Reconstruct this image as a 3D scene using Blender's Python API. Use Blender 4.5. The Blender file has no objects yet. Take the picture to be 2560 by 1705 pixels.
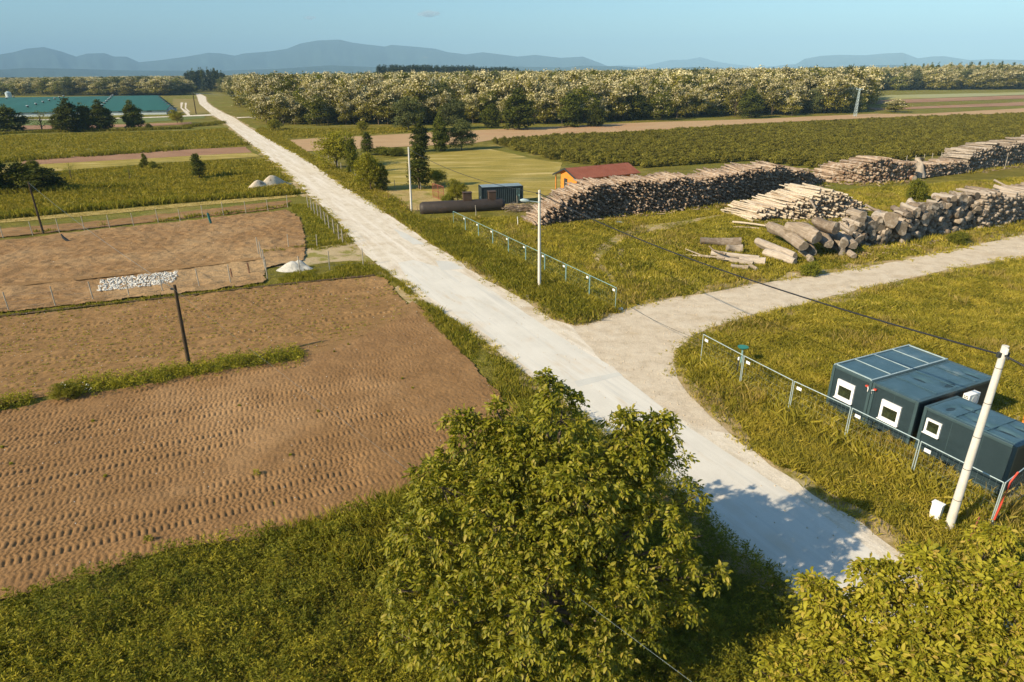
import bpy, bmesh, math, random
import numpy as np
from mathutils import Vector, Matrix
from mathutils.geometry import tessellate_polygon
R_ = math.radians
SC = bpy.context.scene
COL = SC.collection

# ------------------------------------------------------------------ camera, sky, sun, exposure
CAM_H = 17.5
FPX, CX, CY = 1620.0, 1280.0, 852.5          # focal length and centre for a 2560 px wide frame
PITCH = math.atan((CY - 180) / FPX)
ROLL = R_(0.6)
_f = np.array([0, math.cos(PITCH), -math.sin(PITCH)])
_r0 = np.array([1.0, 0, 0]); _u0 = np.cross(_r0, _f)
_r = _r0 * math.cos(ROLL) - _u0 * math.sin(ROLL)
_u = _u0 * math.cos(ROLL) + _r0 * math.sin(ROLL)
cam_d = bpy.data.cameras.new('camera')
cam = bpy.data.objects.new('camera', cam_d); COL.objects.link(cam)
M = Matrix(((_r[0], _u[0], -_f[0], 0), (_r[1], _u[1], -_f[1], 0), (_r[2], _u[2], -_f[2], CAM_H), (0, 0, 0, 1)))
cam.matrix_world = M
cam_d.sensor_width = 36; cam_d.lens = 36 * FPX / 2560
cam_d.clip_start = 0.1; cam_d.clip_end = 80000
SC.camera = cam

SUN_EL, SUN_SHADOW_DIR = 32.5, 30.0            # shadows fall along this world angle (from +x)
W = bpy.data.worlds.new('World'); SC.world = W; W.use_nodes = True
nt = W.node_tree; nt.nodes.clear()
sky = nt.nodes.new('ShaderNodeTexSky'); sky.sky_type = 'NISHITA'; sky.sun_disc = False
sky.sun_elevation = R_(SUN_EL)
_sd = R_(SUN_SHADOW_DIR + 180)                 # direction toward the sun
sky.sun_rotation = math.atan2(math.cos(_sd), math.sin(_sd))
sky.air_density = 1.0; sky.dust_density = 0.6; sky.ozone_density = 1.4; sky.altitude = 0
hsv = nt.nodes.new('ShaderNodeMix'); hsv.data_type = 'RGBA'; hsv.blend_type = 'MULTIPLY'
hsv.inputs[0].default_value = 1.0; hsv.inputs[7].default_value = (0.70, .93, 1.0, 1)
bg = nt.nodes.new('ShaderNodeBackground'); bg.inputs[1].default_value = 0.088
wo = nt.nodes.new('ShaderNodeOutputWorld')
nt.links.new(sky.outputs[0], hsv.inputs[6]); nt.links.new(hsv.outputs[2], bg.inputs[0]); nt.links.new(bg.outputs[0], wo.inputs[0])
sl = bpy.data.lights.new('sun', 'SUN'); sl.energy = 4.6; sl.angle = R_(0.5); sl.color = (1.0, 0.84, 0.60)
sun = bpy.data.objects.new('sun', sl); COL.objects.link(sun)
_sv = Vector((math.cos(_sd) * math.cos(R_(SUN_EL)), math.sin(_sd) * math.cos(R_(SUN_EL)), math.sin(R_(SUN_EL))))
sun.rotation_euler = _sv.to_track_quat('Z', 'Y').to_euler(); sun.location = (-40, -20, 60)
SC.view_settings.view_transform = 'Standard'; SC.view_settings.look = 'None'
SC.view_settings.exposure = 0.90; SC.view_settings.gamma = 1
SC.cycles.max_bounces = 6; SC.cycles.transparent_max_bounces = 8; SC.cycles.volume_bounces = 0

# ------------------------------------------------------------------ pixel -> place helpers
def ray(x, y): return _f + _r * (x - CX) / FPX - _u * (y - CY) / FPX
def gp(x, y, z=0.0):
    d = ray(x, y); t = (z - CAM_H) / d[2]
    return np.array([d[0] * t, d[1] * t, z])
K = 1.0875
def D(x, y, z=0.0): return gp(x * K, y * K, z)
_T = {4: (1728.7, 73.56, .26553), 3: (1140.2, 73.56, .26553), 2: (551.7, 73.56, .26553), 1: (0, 73.56, .25), 5: (0, 413.8, .2639),
      6: (551.7, 413.8, .26553), 7: (1140.2, 367.8, .26553), 8: (1728.7, 367.8, .26553), 9: (0, 781.6, .3358), 10: (790.8, 781.6, .3358),
      11: (1526.4, 735.6, .3519), 12: (0, 1149.4, .3358), 13: (790.8, 1149.4, .3358), 14: (1563.2, 1149.4, .3358),
      21: (919.5, 395.4, .14075), 22: (1692.0, 404.6, .14075), 23: (2023, 404.6, .14075)}
def td(n, x, y): a, b, s = _T[n]; return (a + x * s, b + y * s)
def T(n, x, y, z=0.0): return D(*td(n, x, y), z)
def projd(p):
    d = np.asarray(p, float) - [0, 0, CAM_H]
    zz = d @ _f
    return (CX + FPX * (d @ _r) / zz) / K, (CY - FPX * (d @ _u) / zz) / K
def height_at(bx, by, ty):
    p = D(bx, by); lo, hi = -1.0, 60.0
    for _ in range(40):
        m = (lo + hi) / 2
        if projd([p[0], p[1], m])[1] > ty: lo = m
        else: hi = m
    return lo

# ------------------------------------------------------------------ numpy noise
def _hash(ix, iy, seed):
    h = (ix.astype(np.int64) * 374761393 + iy.astype(np.int64) * 668265263 + seed * 1442695041) & 0xFFFFFFFF
    h = ((h ^ (h >> 13)) * 1274126177) & 0xFFFFFFFF
    return ((h ^ (h >> 16)) & 0xFFFF) / 65535.0
def vn(x, y, s, seed=0):
    x = np.asarray(x, float) / s; y = np.asarray(y, float) / s
    ix = np.floor(x); iy = np.floor(y); fx = x - ix; fy = y - iy
    fx = fx * fx * (3 - 2 * fx); fy = fy * fy * (3 - 2 * fy)
    a = _hash(ix, iy, seed); b = _hash(ix + 1, iy, seed); c = _hash(ix, iy + 1, seed); d = _hash(ix + 1, iy + 1, seed)
    return (a * (1 - fx) + b * fx) * (1 - fy) + (c * (1 - fx) + d * fx) * fy
def fbm(x, y, s, o=4, seed=0):
    t = 0; a = 1; n = 0
    for k in range(o): t = t + a * vn(x, y, s / 2 ** k, seed + k * 7); n += a; a *= .5
    return t / n
def inpoly(px, py, poly):
    poly = np.asarray(poly)[:, :2]; ins = np.zeros(px.shape, bool); j = len(poly) - 1
    for i in range(len(poly)):
        xi, yi = poly[i]; xj, yj = poly[j]
        if yi != yj:
            c = ((yi > py) != (yj > py)) & (px < (xj - xi) * (py - yi) / (yj - yi) + xi)
            ins ^= c
        j = i
    return ins

# ------------------------------------------------------------------ mesh helpers
def tag(o, label=None, cat=None, group=None, kind=None):
    if label: o['label'] = label
    if cat: o['category'] = cat
    if group: o['group'] = group
    if kind: o['kind'] = kind
    return o
def link(name, me, parent=None):
    o = bpy.data.objects.new(name, me); COL.objects.link(o)
    if parent: o.parent = parent
    return o
def empty(name, loc, rz=0.0, label=None, cat=None, group=None):
    o = bpy.data.objects.new(name, None); COL.objects.link(o); o.empty_display_size = .3
    o.location = loc; o.rotation_euler = (0, 0, rz); return tag(o, label, cat, group)
def big(name, V, F, mats, mi=None, smooth=False):
    V = np.asarray(V, np.float32); F = np.asarray(F, np.int32); k = F.shape[1]
    me = bpy.data.meshes.new(name)
    me.vertices.add(len(V)); me.vertices.foreach_set('co', V.ravel())
    me.loops.add(F.size); me.loops.foreach_set('vertex_index', F.ravel())
    me.polygons.add(len(F)); me.polygons.foreach_set('loop_start', np.arange(0, F.size, k, dtype=np.int32))
    me.polygons.foreach_set('loop_total', np.full(len(F), k, np.int32))
    for m in (mats if isinstance(mats, (list, tuple)) else [mats]): me.materials.append(m)
    if mi is not None: me.polygons.foreach_set('material_index', np.asarray(mi, np.int32))
    if smooth: me.polygons.foreach_set('use_smooth', np.ones(len(F), bool))
    me.update(calc_edges=True); return me
class MB:
    def __init__(s): s.v = []; s.f = []; s.mi = []; s.sm = []
    def add(s, vs, fs, mi=0, sm=False):
        b = len(s.v); s.v += [tuple(map(float, p)) for p in vs]
        for f in fs: s.f.append(tuple(b + i for i in f)); s.mi.append(mi); s.sm.append(sm)
        return s
    def box(s, c, size, rz=0.0, mi=0, tilt=None):
        x, y, z = [q / 2 for q in size]
        P = [Vector((a * x, b * y, d * z)) for d in (-1, 1) for b in (-1, 1) for a in (-1, 1)]
        Rm = Matrix.Rotation(rz, 3, 'Z')
        if tilt: Rm = Rm @ Matrix.Rotation(tilt[0], 3, 'X') @ Matrix.Rotation(tilt[1], 3, 'Y')
        P = [Rm @ p + Vector(c) for p in P]
        return s.add(P, [(0, 2, 3, 1), (4, 5, 7, 6), (0, 1, 5, 4), (2, 6, 7, 3), (0, 4, 6, 2), (1, 3, 7, 5)], mi)
    def tube(s, pts, rad, n=8, mi=0, cap=True, capmi=None, sm=True):
        pts = [Vector(p) for p in pts]; rad = rad if isinstance(rad, (list, tuple)) else [rad] * len(pts)
        rings = []
        for i, p in enumerate(pts):
            t = (pts[min(i + 1, len(pts) - 1)] - pts[max(i - 1, 0)]).normalized()
            a = t.cross(Vector((0, 0, 1)) if abs(t.z) < .95 else Vector((1, 0, 0))).normalized(); b = t.cross(a)
            rings.append([p + (a * math.cos(2 * math.pi * k / n) + b * math.sin(2 * math.pi * k / n)) * rad[i] for k in range(n)])
        vs = [v for r in rings for v in r]; fs = []
        for i in range(len(pts) - 1):
            for k in range(n):
                fs.append((i * n + k, i * n + (k + 1) % n, (i + 1) * n + (k + 1) % n, (i + 1) * n + k))
        s.add(vs, fs, mi, sm)
        if cap:
            cm = mi if capmi is None else capmi
            s.add(rings[0], [tuple(range(n))[::-1]], cm); s.add(rings[-1], [tuple(range(n))], cm)
        return s
    def build(s, name, mats, parent=None, bevel=0):
        me = bpy.data.meshes.new(name); me.from_pydata(s.v, [], s.f)
        for m in (mats if isinstance(mats, (list, tuple)) else [mats]): me.materials.append(m)
        me.polygons.foreach_set('material_index', s.mi); me.polygons.foreach_set('use_smooth', s.sm); me.update()
        bm = bmesh.new(); bm.from_mesh(me); bmesh.ops.recalc_face_normals(bm, faces=bm.faces); bm.to_mesh(me); bm.free()
        o = link(name, me, parent)
        if bevel:
            b = o.modifiers.new('bevel', 'BEVEL'); b.width = bevel; b.segments = 2; b.limit_method = 'ANGLE'
        return o
def copy_tree(o, parent=None):
    c = o.copy(); COL.objects.link(c); c.parent = parent
    for ch in [q for q in o.children]: copy_tree(ch, c)
    return c

# ------------------------------------------------------------------ materials
def ramp(nt, fac, cols):
    r = nt.nodes.new('ShaderNodeValToRGB'); e = r.color_ramp.elements
    while len(e) < len(cols): e.new(.5)
    for k, (p, c) in enumerate(cols): e[k].position = p; e[k].color = (*c, 1)
    nt.links.new(fac, r.inputs[0]); return r.outputs[0]
def newmat(name):
    m = bpy.data.materials.new(name); m.use_nodes = True; m.node_tree.nodes.clear(); return m, m.node_tree
def noise(nt, vec, scale, detail=4, rough=.6):
    n = nt.nodes.new('ShaderNodeTexNoise'); n.inputs['Scale'].default_value = scale; n.inputs['Detail'].default_value = detail
    n.inputs['Roughness'].default_value = rough
    if vec is not None: nt.links.new(vec, n.inputs['Vector'])
    return n.outputs[0]
def mixc(nt, f, a, b, mode='MIX'):
    m = nt.nodes.new('ShaderNodeMix'); m.data_type = 'RGBA'; m.blend_type = mode
    for i, q in ((0, f), (6, a), (7, b)):
        if isinstance(q, (int, float)): m.inputs[i].default_value = q
        elif isinstance(q, tuple): m.inputs[i].default_value = (*q, 1)
        else: nt.links.new(q, m.inputs[i])
    return m.outputs[2]
def mth(nt, op, a, b=0.0, c=None):
    m = nt.nodes.new('ShaderNodeMath'); m.operation = op
    for i, q in enumerate((a, b) if c is None else (a, b, c)):
        if isinstance(q, (int, float)): m.inputs[i].default_value = q
        else: nt.links.new(q, m.inputs[i])
    return m.outputs[0]
def objvec(nt, stretch=None, rot=0.0):
    t = nt.nodes.new('ShaderNodeTexCoord'); v = t.outputs['Object']
    if stretch or rot:
        mp = nt.nodes.new('ShaderNodeMapping')
        mp.inputs['Rotation'].default_value = (0, 0, rot)
        if stretch: mp.inputs['Scale'].default_value = stretch
        nt.links.new(v, mp.inputs[0]); v = mp.outputs[0]
    return v
def finish(nt, col, rough=.8, spec=.3, metal=0.0, bump=None, bdist=.02, bstr=1.0, trans=None):
    p = nt.nodes.new('ShaderNodeBsdfPrincipled'); o = nt.nodes.new('ShaderNodeOutputMaterial')
    if isinstance(col, tuple): p.inputs['Base Color'].default_value = (*col, 1)
    else: nt.links.new(col, p.inputs['Base Color'])
    if isinstance(rough, (int, float)): p.inputs['Roughness'].default_value = rough
    else: nt.links.new(rough, p.inputs['Roughness'])
    p.inputs['Specular IOR Level'].default_value = spec; p.inputs['Metallic'].default_value = metal
    if bump is not None:
        b = nt.nodes.new('ShaderNodeBump'); b.inputs['Distance'].default_value = bdist; b.inputs['Strength'].default_value = bstr
        nt.links.new(bump, b.inputs['Height']); nt.links.new(b.outputs[0], p.inputs['Normal'])
    if trans:
        t = nt.nodes.new('ShaderNodeBsdfTranslucent'); tc = mixc(nt, 1.0, col, trans[1], 'MULTIPLY')
        nt.links.new(tc, t.inputs[0]); mx = nt.nodes.new('ShaderNodeMixShader'); mx.inputs[0].default_value = trans[0]
        nt.links.new(p.outputs[0], mx.inputs[1]); nt.links.new(t.outputs[0], mx.inputs[2]); nt.links.new(mx.outputs[0], o.inputs[0])
    else: nt.links.new(p.outputs[0], o.inputs[0])
def surf(name, cols, scale=1.0, fine=12.0, fineamt=.35, rough=.9, spec=.15, bdist=.03, bstr=1.0, big_=None, stretch=None, rot=0.0, metal=0.0, streaks=()):
    """noise-mottled surface: cols is a ramp over medium noise; big_ = (colour, scale, lo, hi) patches; fine grain darkens and lightens"""
    m, nt = newmat(name); v = objvec(nt, stretch, rot)
    n1 = noise(nt, v, scale, 5, .65); c = ramp(nt, n1, cols)
    if big_:
        for (bc, bs, lo, hi) in big_:
            nb = noise(nt, v, bs, 4, .6); f = ramp(nt, nb, [(lo, (0, 0, 0)), (hi, (1, 1, 1))]); c = mixc(nt, f, c, bc)
    for (sc_, th, al, ac, lo, hi) in streaks:
        tc = nt.nodes.new('ShaderNodeTexCoord'); mp = nt.nodes.new('ShaderNodeMapping'); mp.vector_type = 'TEXTURE'; mp.inputs['Rotation'].default_value = (0, 0, R_(th)); mp.inputs['Scale'].default_value = (al, ac, 1)
        nt.links.new(tc.outputs['Object'], mp.inputs[0]); ns = noise(nt, mp.outputs[0], 1.0, 4, .6); c = mixc(nt, ramp(nt, ns, [(lo, (0, 0, 0)), (hi, (1, 1, 1))]), c, sc_)
    nf = noise(nt, v, fine, 4, .7)
    g = ramp(nt, nf, [(.3, (1 - fineamt,) * 3), (.7, (1 + fineamt,) * 3)])
    g2 = nt.nodes.new('ShaderNodeMapRange'); nt.links.new(nf, g2.inputs[0]); g2.inputs[1].default_value = .3; g2.inputs[2].default_value = .7
    g2.inputs[3].default_value = 1 - fineamt; g2.inputs[4].default_value = 1 + fineamt
    vm = nt.nodes.new('ShaderNodeVectorMath'); vm.operation = 'SCALE'; nt.links.new(c, vm.inputs[0]); nt.links.new(g2.outputs[0], vm.inputs['Scale'])
    hgt = mth(nt, 'ADD', mth(nt, 'MULTIPLY', n1, 2.0), nf)
    finish(nt, vm.outputs[0], rough, spec, metal, hgt, bdist, bstr); return m
def leafmat(name, a, b, c=None, trans=.28, tcol=(1.5, 1.5, .5), rough=.55, spec=.3, patch=None, patch_scale=.15):
    """leaf or blade colours vary from leaf to leaf and softly from place to place"""
    m, nt = newmat(name); g = nt.nodes.new('ShaderNodeNewGeometry'); oi = nt.nodes.new('ShaderNodeObjectInfo')
    rnd = g.outputs['Random Per Island']
    cols = [(0.0, a), (1.0, b)] if c is None else [(0.0, a), (.75, b), (1.0, c)]
    col = ramp(nt, rnd, cols)
    if patch:
        n = noise(nt, g.outputs['Position'], patch_scale, 4, .6); f = ramp(nt, n, [(.38, (0, 0, 0)), (.62, (1, 1, 1))])
        col = mixc(nt, f, col, mixc(nt, .75, col, patch))
        n2 = noise(nt, g.outputs['Position'], patch_scale * 5, 4, .65); f2 = ramp(nt, n2, [(.30, (.55, .62, .6)), (.5, (1, 1, 1)), (.72, (1.45, 1.38, 1.6))]); col = mixc(nt, 1.0, col, f2, 'MULTIPLY')
    mr = nt.nodes.new('ShaderNodeMapRange'); nt.links.new(oi.outputs['Random'], mr.inputs[0]); mr.inputs[3].default_value = .75; mr.inputs[4].default_value = 1.25
    vm = nt.nodes.new('ShaderNodeVectorMath'); vm.operation = 'SCALE'; nt.links.new(col, vm.inputs[0]); nt.links.new(mr.outputs[0], vm.inputs['Scale'])
    finish(nt, vm.outputs[0], rough, spec, trans=(trans, tcol)); return m
def plain(name, c, rough=.6, spec=.4, metal=0.0, var=.12, scale=3.0, bdist=.004):
    return surf(name, [(.3, tuple(q * (1 - var) for q in c)), (.7, tuple(min(q * (1 + var), 1) for q in c))], scale, scale * 9, var * .6, rough, spec, bdist, .6, metal=metal)

G_GRASS = surf('meadow_ground', [(.3, (.090, .086, .010)), (.5, (.17, .145, .018)), (.7, (.25, .205, .035))], .35, 5, .45, bdist=.25, bstr=1,
               big_=[((.17, .165, .022), .03, .42, .6), ((.28, .22, .06), .09, .56, .7)])
M_MOWN = surf('mown_meadow', [(.35, (.25, .20, .035)), (.65, (.36, .28, .065))], .25, 4, .3, bdist=.1, big_=[((.50, .39, .15), .12, .5, .68), ((.12, .125, .02), .05, .55, .7)], stretch=(.6, 2.2, 1), rot=.35)
M_SOIL = surf('tilled_soil', [(.3, (.195, .108, .044)), (.7, (.28, .160, .068))], .5, 22, .28, bdist=.03, big_=[((.36, .22, .105), .08, .5, .7)])
M_SOIL2 = surf('seeded_soil', [(.3, (.20, .115, .046)), (.7, (.30, .175, .070))], .8, 14, .3, bdist=.05, big_=[((.34, .205, .09), .1, .5, .7)])
M_SOIL3 = surf('cloddy_soil', [(.3, (.21, .115, .045)), (.7, (.33, .20, .09))], 1.2, 8, .35, bdist=.08, big_=[((.38, .25, .125), .06, .45, .62)])
M_SOILFAR = surf('far_soil', [(.3, (.24, .13, .075)), (.7, (.31, .18, .105))], .15, 3, .2, bdist=.1, big_=[((.34, .20, .12), .03, .45, .6)])
M_SANDY = surf('sandy_field', [(.3, (.36, .235, .12)), (.7, (.46, .31, .17))], .1, 2.5, .15, bdist=.08, big_=[((.40, .24, .13), .02, .5, .65)], stretch=(1, 3, 1))
M_STRAW = surf('cut_straw', [(.3, (.30, .23, .06)), (.7, (.50, .38, .14))], .8, 6, .3, bdist=.1)
M_GRAVEL = surf('pale_gravel', [(.25, (.46, .39, .29)), (.5, (.60, .53, .42)), (.75, (.68, .62, .52))], .7, 14, .16, bdist=.03, big_=[((.44, .34, .22), .16, .58, .74)], streaks=[((.69, .63, .54), 116.5, 18, .9, .44, .66), ((.50, .42, .31), 116.5, 6, .8, .54, .74)])
M_TRACK = surf('track_gravel', [(.25, (.43, .35, .25)), (.5, (.57, .48, .36)), (.75, (.63, .55, .43))], .9, 16, .18, bdist=.04,
               big_=[((.44, .34, .22), .2, .55, .75)])
M_ASPH = surf('worn_asphalt', [(.3, (.54, .515, .455)), (.7, (.64, .61, .54))], .35, 30, .07, bdist=.008, rough=.85, big_=[((.56, .47, .36), .15, .58, .74)], streaks=[((.64, .61, .545), 116.5, 16, .8, .46, .66), ((.50, .49, .45), 116.5, 10, .55, .54, .74), ((.53, .45, .34), 116.5, 5, 1.1, .58, .76)])
M_PATCH = surf('asphalt_repair', [(.3, (.50, .49, .45)), (.7, (.57, .56, .51))], .5, 20, .10, bdist=.01)
M_DUSTY = surf('dusty_path', [(.3, (.33, .25, .13)), (.7, (.48, .38, .23))], .6, 9, .3, bdist=.04, big_=[((.22, .20, .05), .45, .50, .60)])
M_SLAB = surf('concrete_slab', [(.3, (.42, .37, .30)), (.7, (.54, .49, .41))], 1.2, 14, .12, bdist=.01)
M_DITCH = surf('ditch_soil', [(.3, (.10, .065, .035)), (.7, (.17, .11, .06))], 1, 8, .4, bdist=.1)
M_CONC = surf('pole_concrete', [(.3, (.55, .52, .46)), (.7, (.66, .63, .57))], 2, 30, .08, bdist=.004)
M_WOODP = surf('tarred_wood', [(.3, (.045, .032, .02)), (.7, (.09, .065, .04))], 3, 25, .3, bdist=.01, stretch=(1, 1, .1))
M_POST = surf('weathered_post', [(.3, (.30, .27, .22)), (.7, (.42, .38, .31))], 4, 20, .2, bdist=.01)
M_RUSTP = surf('dark_stake', [(.3, (.16, .08, .05)), (.7, (.26, .14, .09))], 5, 20, .2)
M_WIRE = plain('fence_wire', (.30, .30, .28), .5, .4, .6)
M_CABLE = plain('black_cable', (.018, .02, .022), .5, .3)
M_THINW = plain('bare_wire', (.16, .20, .20), .4, .5, .5)
M_GALV = plain('galvanised_steel', (.44, .54, .55), .45, .5, .3)
M_GALVG = plain('green_steel', (.24, .42, .42), .5, .5, .2)
M_WHITE = plain('white_plastic', (.82, .82, .80), .45, .4, var=.04)
M_WHITEF = plain('white_window_frame', (.84, .84, .83), .4, .4, var=.03)
M_GLASS = surf('dark_window_glass', [(.35, (.012, .016, .010)), (.65, (.035, .045, .022))], 2.0, 8, .3, rough=.08, spec=.6, bdist=.001)
M_ANTH = surf('anthracite_panel', [(.3, (.018, .034, .042)), (.7, (.025, .044, .053))], 1.5, 12, .06, rough=.45, spec=.4, bdist=.002)
M_ANTHF = surf('anthracite_frame', [(.3, (.035, .065, .075)), (.7, (.05, .085, .095))], 2, 16, .12, rough=.42, spec=.5, bdist=.003)
M_ROOFB = surf('blue_grey_roof_sheet', [(.3, (.036, .078, .100)), (.7, (.056, .11, .14))], 1.1, 9, .1, rough=.38, spec=.5, bdist=.012, big_=[((.13, .18, .20), .9, .6, .72)])
M_ROOFL = plain('pale_roof_seam', (.33, .42, .44), .5, .4)
M_RED = plain('red_plastic', (.55, .07, .04), .5, .4)
M_ORANGE = surf('orange_stained_board', [(.3, (.62, .20, .03)), (.7, (.75, .27, .05))], 1, 12, .1, bdist=.01, stretch=(1, 1, 6))
M_TILE = None
M_RUST = surf('brown_painted_steel', [(.3, (.034, .026, .021)), (.7, (.048, .037, .030))], 1, 9, .15, rough=.6, spec=.35, bdist=.004, big_=[((.07, .045, .032), .5, .6, .75)])
M_RUST2 = surf('rusty_box_steel', [(.3, (.055, .036, .027)), (.7, (.085, .055, .04))], 1.5, 9, .2, rough=.65, bdist=.004)
M_GATE = plain('red_oxide_gate', (.27, .085, .055), .6, .3)
M_CONTB = surf('dark_blue_container', [(.3, (.014, .026, .032)), (.7, (.022, .038, .045))], 1, 8, .2, rough=.5, spec=.4, bdist=.004)
M_CONTR = surf('container_roof', [(.3, (.16, .22, .25)), (.7, (.24, .30, .33))], 1, 8, .1, rough=.5, bdist=.004)
M_BARNR = surf('green_barn_roof', [(.3, (.018, .085, .075)), (.7, (.026, .11, .095))], .03, 1.5, .08, rough=.6, spec=.3, bdist=.02, stretch=(4, .2, 1))
M_BARNW = surf('barn_wall', [(.3, (.42, .48, .50)), (.7, (.54, .60, .61))], .1, 2, .08)
M_DARK = plain('dark_metal', (.03, .035, .035), .5, .4)
M_SAND = surf('pale_sand', [(.3, (.48, .40, .29)), (.7, (.60, .52, .40))], .9, 8, .12, bdist=.05, big_=[((.26, .20, .14), .6, .55, .62)])
M_GRAVH = surf('grey_gravel', [(.3, (.44, .42, .37)), (.7, (.58, .56, .50))], 2, 18, .2, bdist=.04)
M_STONE = plain('white_stones', (.55, .53, .48), .8, .2, var=.3, scale=2)
M_BARK = surf('tree_bark', [(.3, (.10, .075, .05)), (.7, (.17, .13, .09))], 6, 30, .3, bdist=.02, stretch=(1, 1, .2))
M_HILL = surf('haze_tinted_wooded_hill', [(.3, (.018, .040, .036)), (.7, (.040, .070, .060))], .0012, .02, .25, bdist=4, big_=[((.16, .15, .07), .0016, .66, .72)])  # woodland colour shifted slightly to blue, part of the distance haze painted in
M_TEALP = plain('teal_sheet', (.02, .12, .12), .6, .3)

def logmat(name, c1, c2, c3, streak=False):
    m, nt = newmat(name); g = nt.nodes.new('ShaderNodeNewGeometry'); oi = nt.nodes.new('ShaderNodeObjectInfo')
    s = mth(nt, 'FRACT', mth(nt, 'ADD', g.outputs['Random Per Island'], mth(nt, 'MULTIPLY', oi.outputs['Random'], 3.7)))
    base = ramp(nt, s, [(0, c1), (.5, c2), (1, c3)])
    v = g.outputs['Position']; vs_ = objvec(nt, (7, 7, .9) if streak else None); n = noise(nt, vs_ if streak else v, 1.0 if streak else 6, 6, .7); n2 = noise(nt, v, 1.6, 4, .6)
    mr = nt.nodes.new('ShaderNodeMapRange'); nt.links.new(n, mr.inputs[0]); mr.inputs[1].default_value = .3; mr.inputs[2].default_value = .7; mr.inputs[3].default_value = .45 if streak else .65; mr.inputs[4].default_value = 1.35
    vm = nt.nodes.new('ShaderNodeVectorMath'); vm.operation = 'SCALE'; nt.links.new(base, vm.inputs[0]); nt.links.new(mr.outputs[0], vm.inputs['Scale'])
    col = mixc(nt, ramp(nt, n2, [(.5, (0, 0, 0)), (.62, (1, 1, 1))]), vm.outputs[0], mixc(nt, .25 if streak else .5, vm.outputs[0], (.50, .44, .37)))
    finish(nt, col, .85, .15, bump=n, bdist=.03); return m
M_LB = logmat('log_bark', (.17, .115, .075), (.27, .19, .13), (.40, .30, .21))
M_LW = logmat('peeled_pole', (.42, .345, .25), (.53, .455, .345), (.34, .25, .165))
M_LG = logmat('grey_trunk', (.19, .145, .105), (.30, .24, .18), (.44, .375, .305), True)
M_LO = logmat('reddish_log', (.24, .11, .055), (.34, .20, .12), (.46, .33, .22))
M_LE = logmat('shaded_cut_end', (.07, .05, .035), (.20, .135, .09), (.06, .045, .035))  # end wood darkened so the colour carries the shade of the stack face
M_LEG = logmat('old_cut_end', (.09, .075, .06), (.17, .14, .105), (.26, .20, .14))

L_WAL = leafmat('walnut_leaf', (.105, .118, .008), (.30, .285, .020), (.36, .29, .05), .32, (1.6, 1.6, .4), .5, .25)
L_WAL2 = leafmat('young_walnut_leaf', (.17, .165, .010), (.31, .285, .024), (.36, .26, .06), .3, (1.5, 1.4, .4), .6, .18)
L_ROB = leafmat('robinia_leaf', (.115, .108, .010), (.235, .205, .030), None, .22, (1.5, 1.5, .5), .7, .1)
L_BLO = leafmat('robinia_blossom', (.45, .40, .20), (.66, .58, .34), None, .15, (1, 1, .9), .8, .1)
L_DRK = leafmat('dark_leaf', (.045, .058, .008), (.115, .122, .018), None, .2, (1.5, 1.5, .5), .7, .1)
L_MID = leafmat('mid_leaf', (.085, .100, .010), (.190, .185, .020), None, .25, (1.5, 1.5, .5), .7, .1)
L_LGT = leafmat('light_leaf', (.17, .17, .014), (.30, .265, .030), None, .28, (1.5, 1.5, .5), .7, .1)
L_GRY = leafmat('grey_green_leaf', (.070, .082, .026), (.140, .148, .048), None, .2, (1.5, 1.5, .5), .7, .1)
L_CON = leafmat('needle', (.014, .028, .012), (.030, .048, .018), None, .05)
L_GRS = leafmat('grass_blade', (.16, .158, .014), (.315, .27, .030), (.52, .42, .12), .3, (1.4, 1.35, .5), .8, .08, (.31, .255, .035), .11)
L_GRSD = leafmat('deep_grass_blade', (.105, .118, .012), (.225, .210, .024), (.38, .30, .06), .3, (1.4, 1.4, .5), .8, .08, (.22, .19, .025), .3)
L_WEED = leafmat('weed_leaf', (.11, .112, .007), (.31, .275, .020), (.46, .38, .04), .28, (1.5, 1.5, .5), .7, .12, (.13, .14, .014), .35)
L_HAY = leafmat('hay_blade', (.22, .17, .035), (.42, .31, .09), None, .2)
L_SHRB = leafmat('plantation_leaf', (.11, .105, .014), (.25, .215, .038), None, .22, (1.5, 1.5, .5), .7, .1)
L_YEL = leafmat('yellow_flower', (.60, .42, .02), (.70, .50, .04), None, .1, (1, 1, .5))
L_WHF = leafmat('white_flower', (.60, .58, .45), (.70, .68, .55), None, .1, (1, 1, 1))

# ------------------------------------------------------------------ sheets on the ground
def jag(pts, amp, step, seed=0, closed=True):
    out = []; n = len(pts)
    for i in range(n if closed else n - 1):
        a = np.array(pts[i][:2]); b = np.array(pts[(i + 1) % n][:2]); L = np.linalg.norm(b - a); k = max(1, int(L / step)); k = min(k, 160)
        nrm = np.array([-(b - a)[1], (b - a)[0]]) / max(L, 1e-6)
        for j in range(k):
            p = a + (b - a) * j / k
            o = (fbm(p[0], p[1], 2.2 * max(amp, .15) * 4, 3, seed) - .5) * 2 * amp
            out.append(p + nrm * o)
    return out
def sheet(name, pts, z, mat, amp=.15, step=.5, seed=0):
    P = jag(pts, amp, step, seed); V = [Vector((p[0], p[1], 0)) for p in P]
    tri = tessellate_polygon([V]); me = bpy.data.meshes.new(name)
    fs = []
    for t in tri:
        a, b, c = [V[i] for i in t]
        fs.append(t if (b - a).cross(c - a).z > 0 else t[::-1])
    me.from_pydata([(v.x, v.y, z) for v in V], [], fs); me.materials.append(mat); me.update()
    return tag(link(name, me), kind='structure'), np.array(P)
def px(*pts): return [D(x, y) for x, y in pts]

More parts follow.
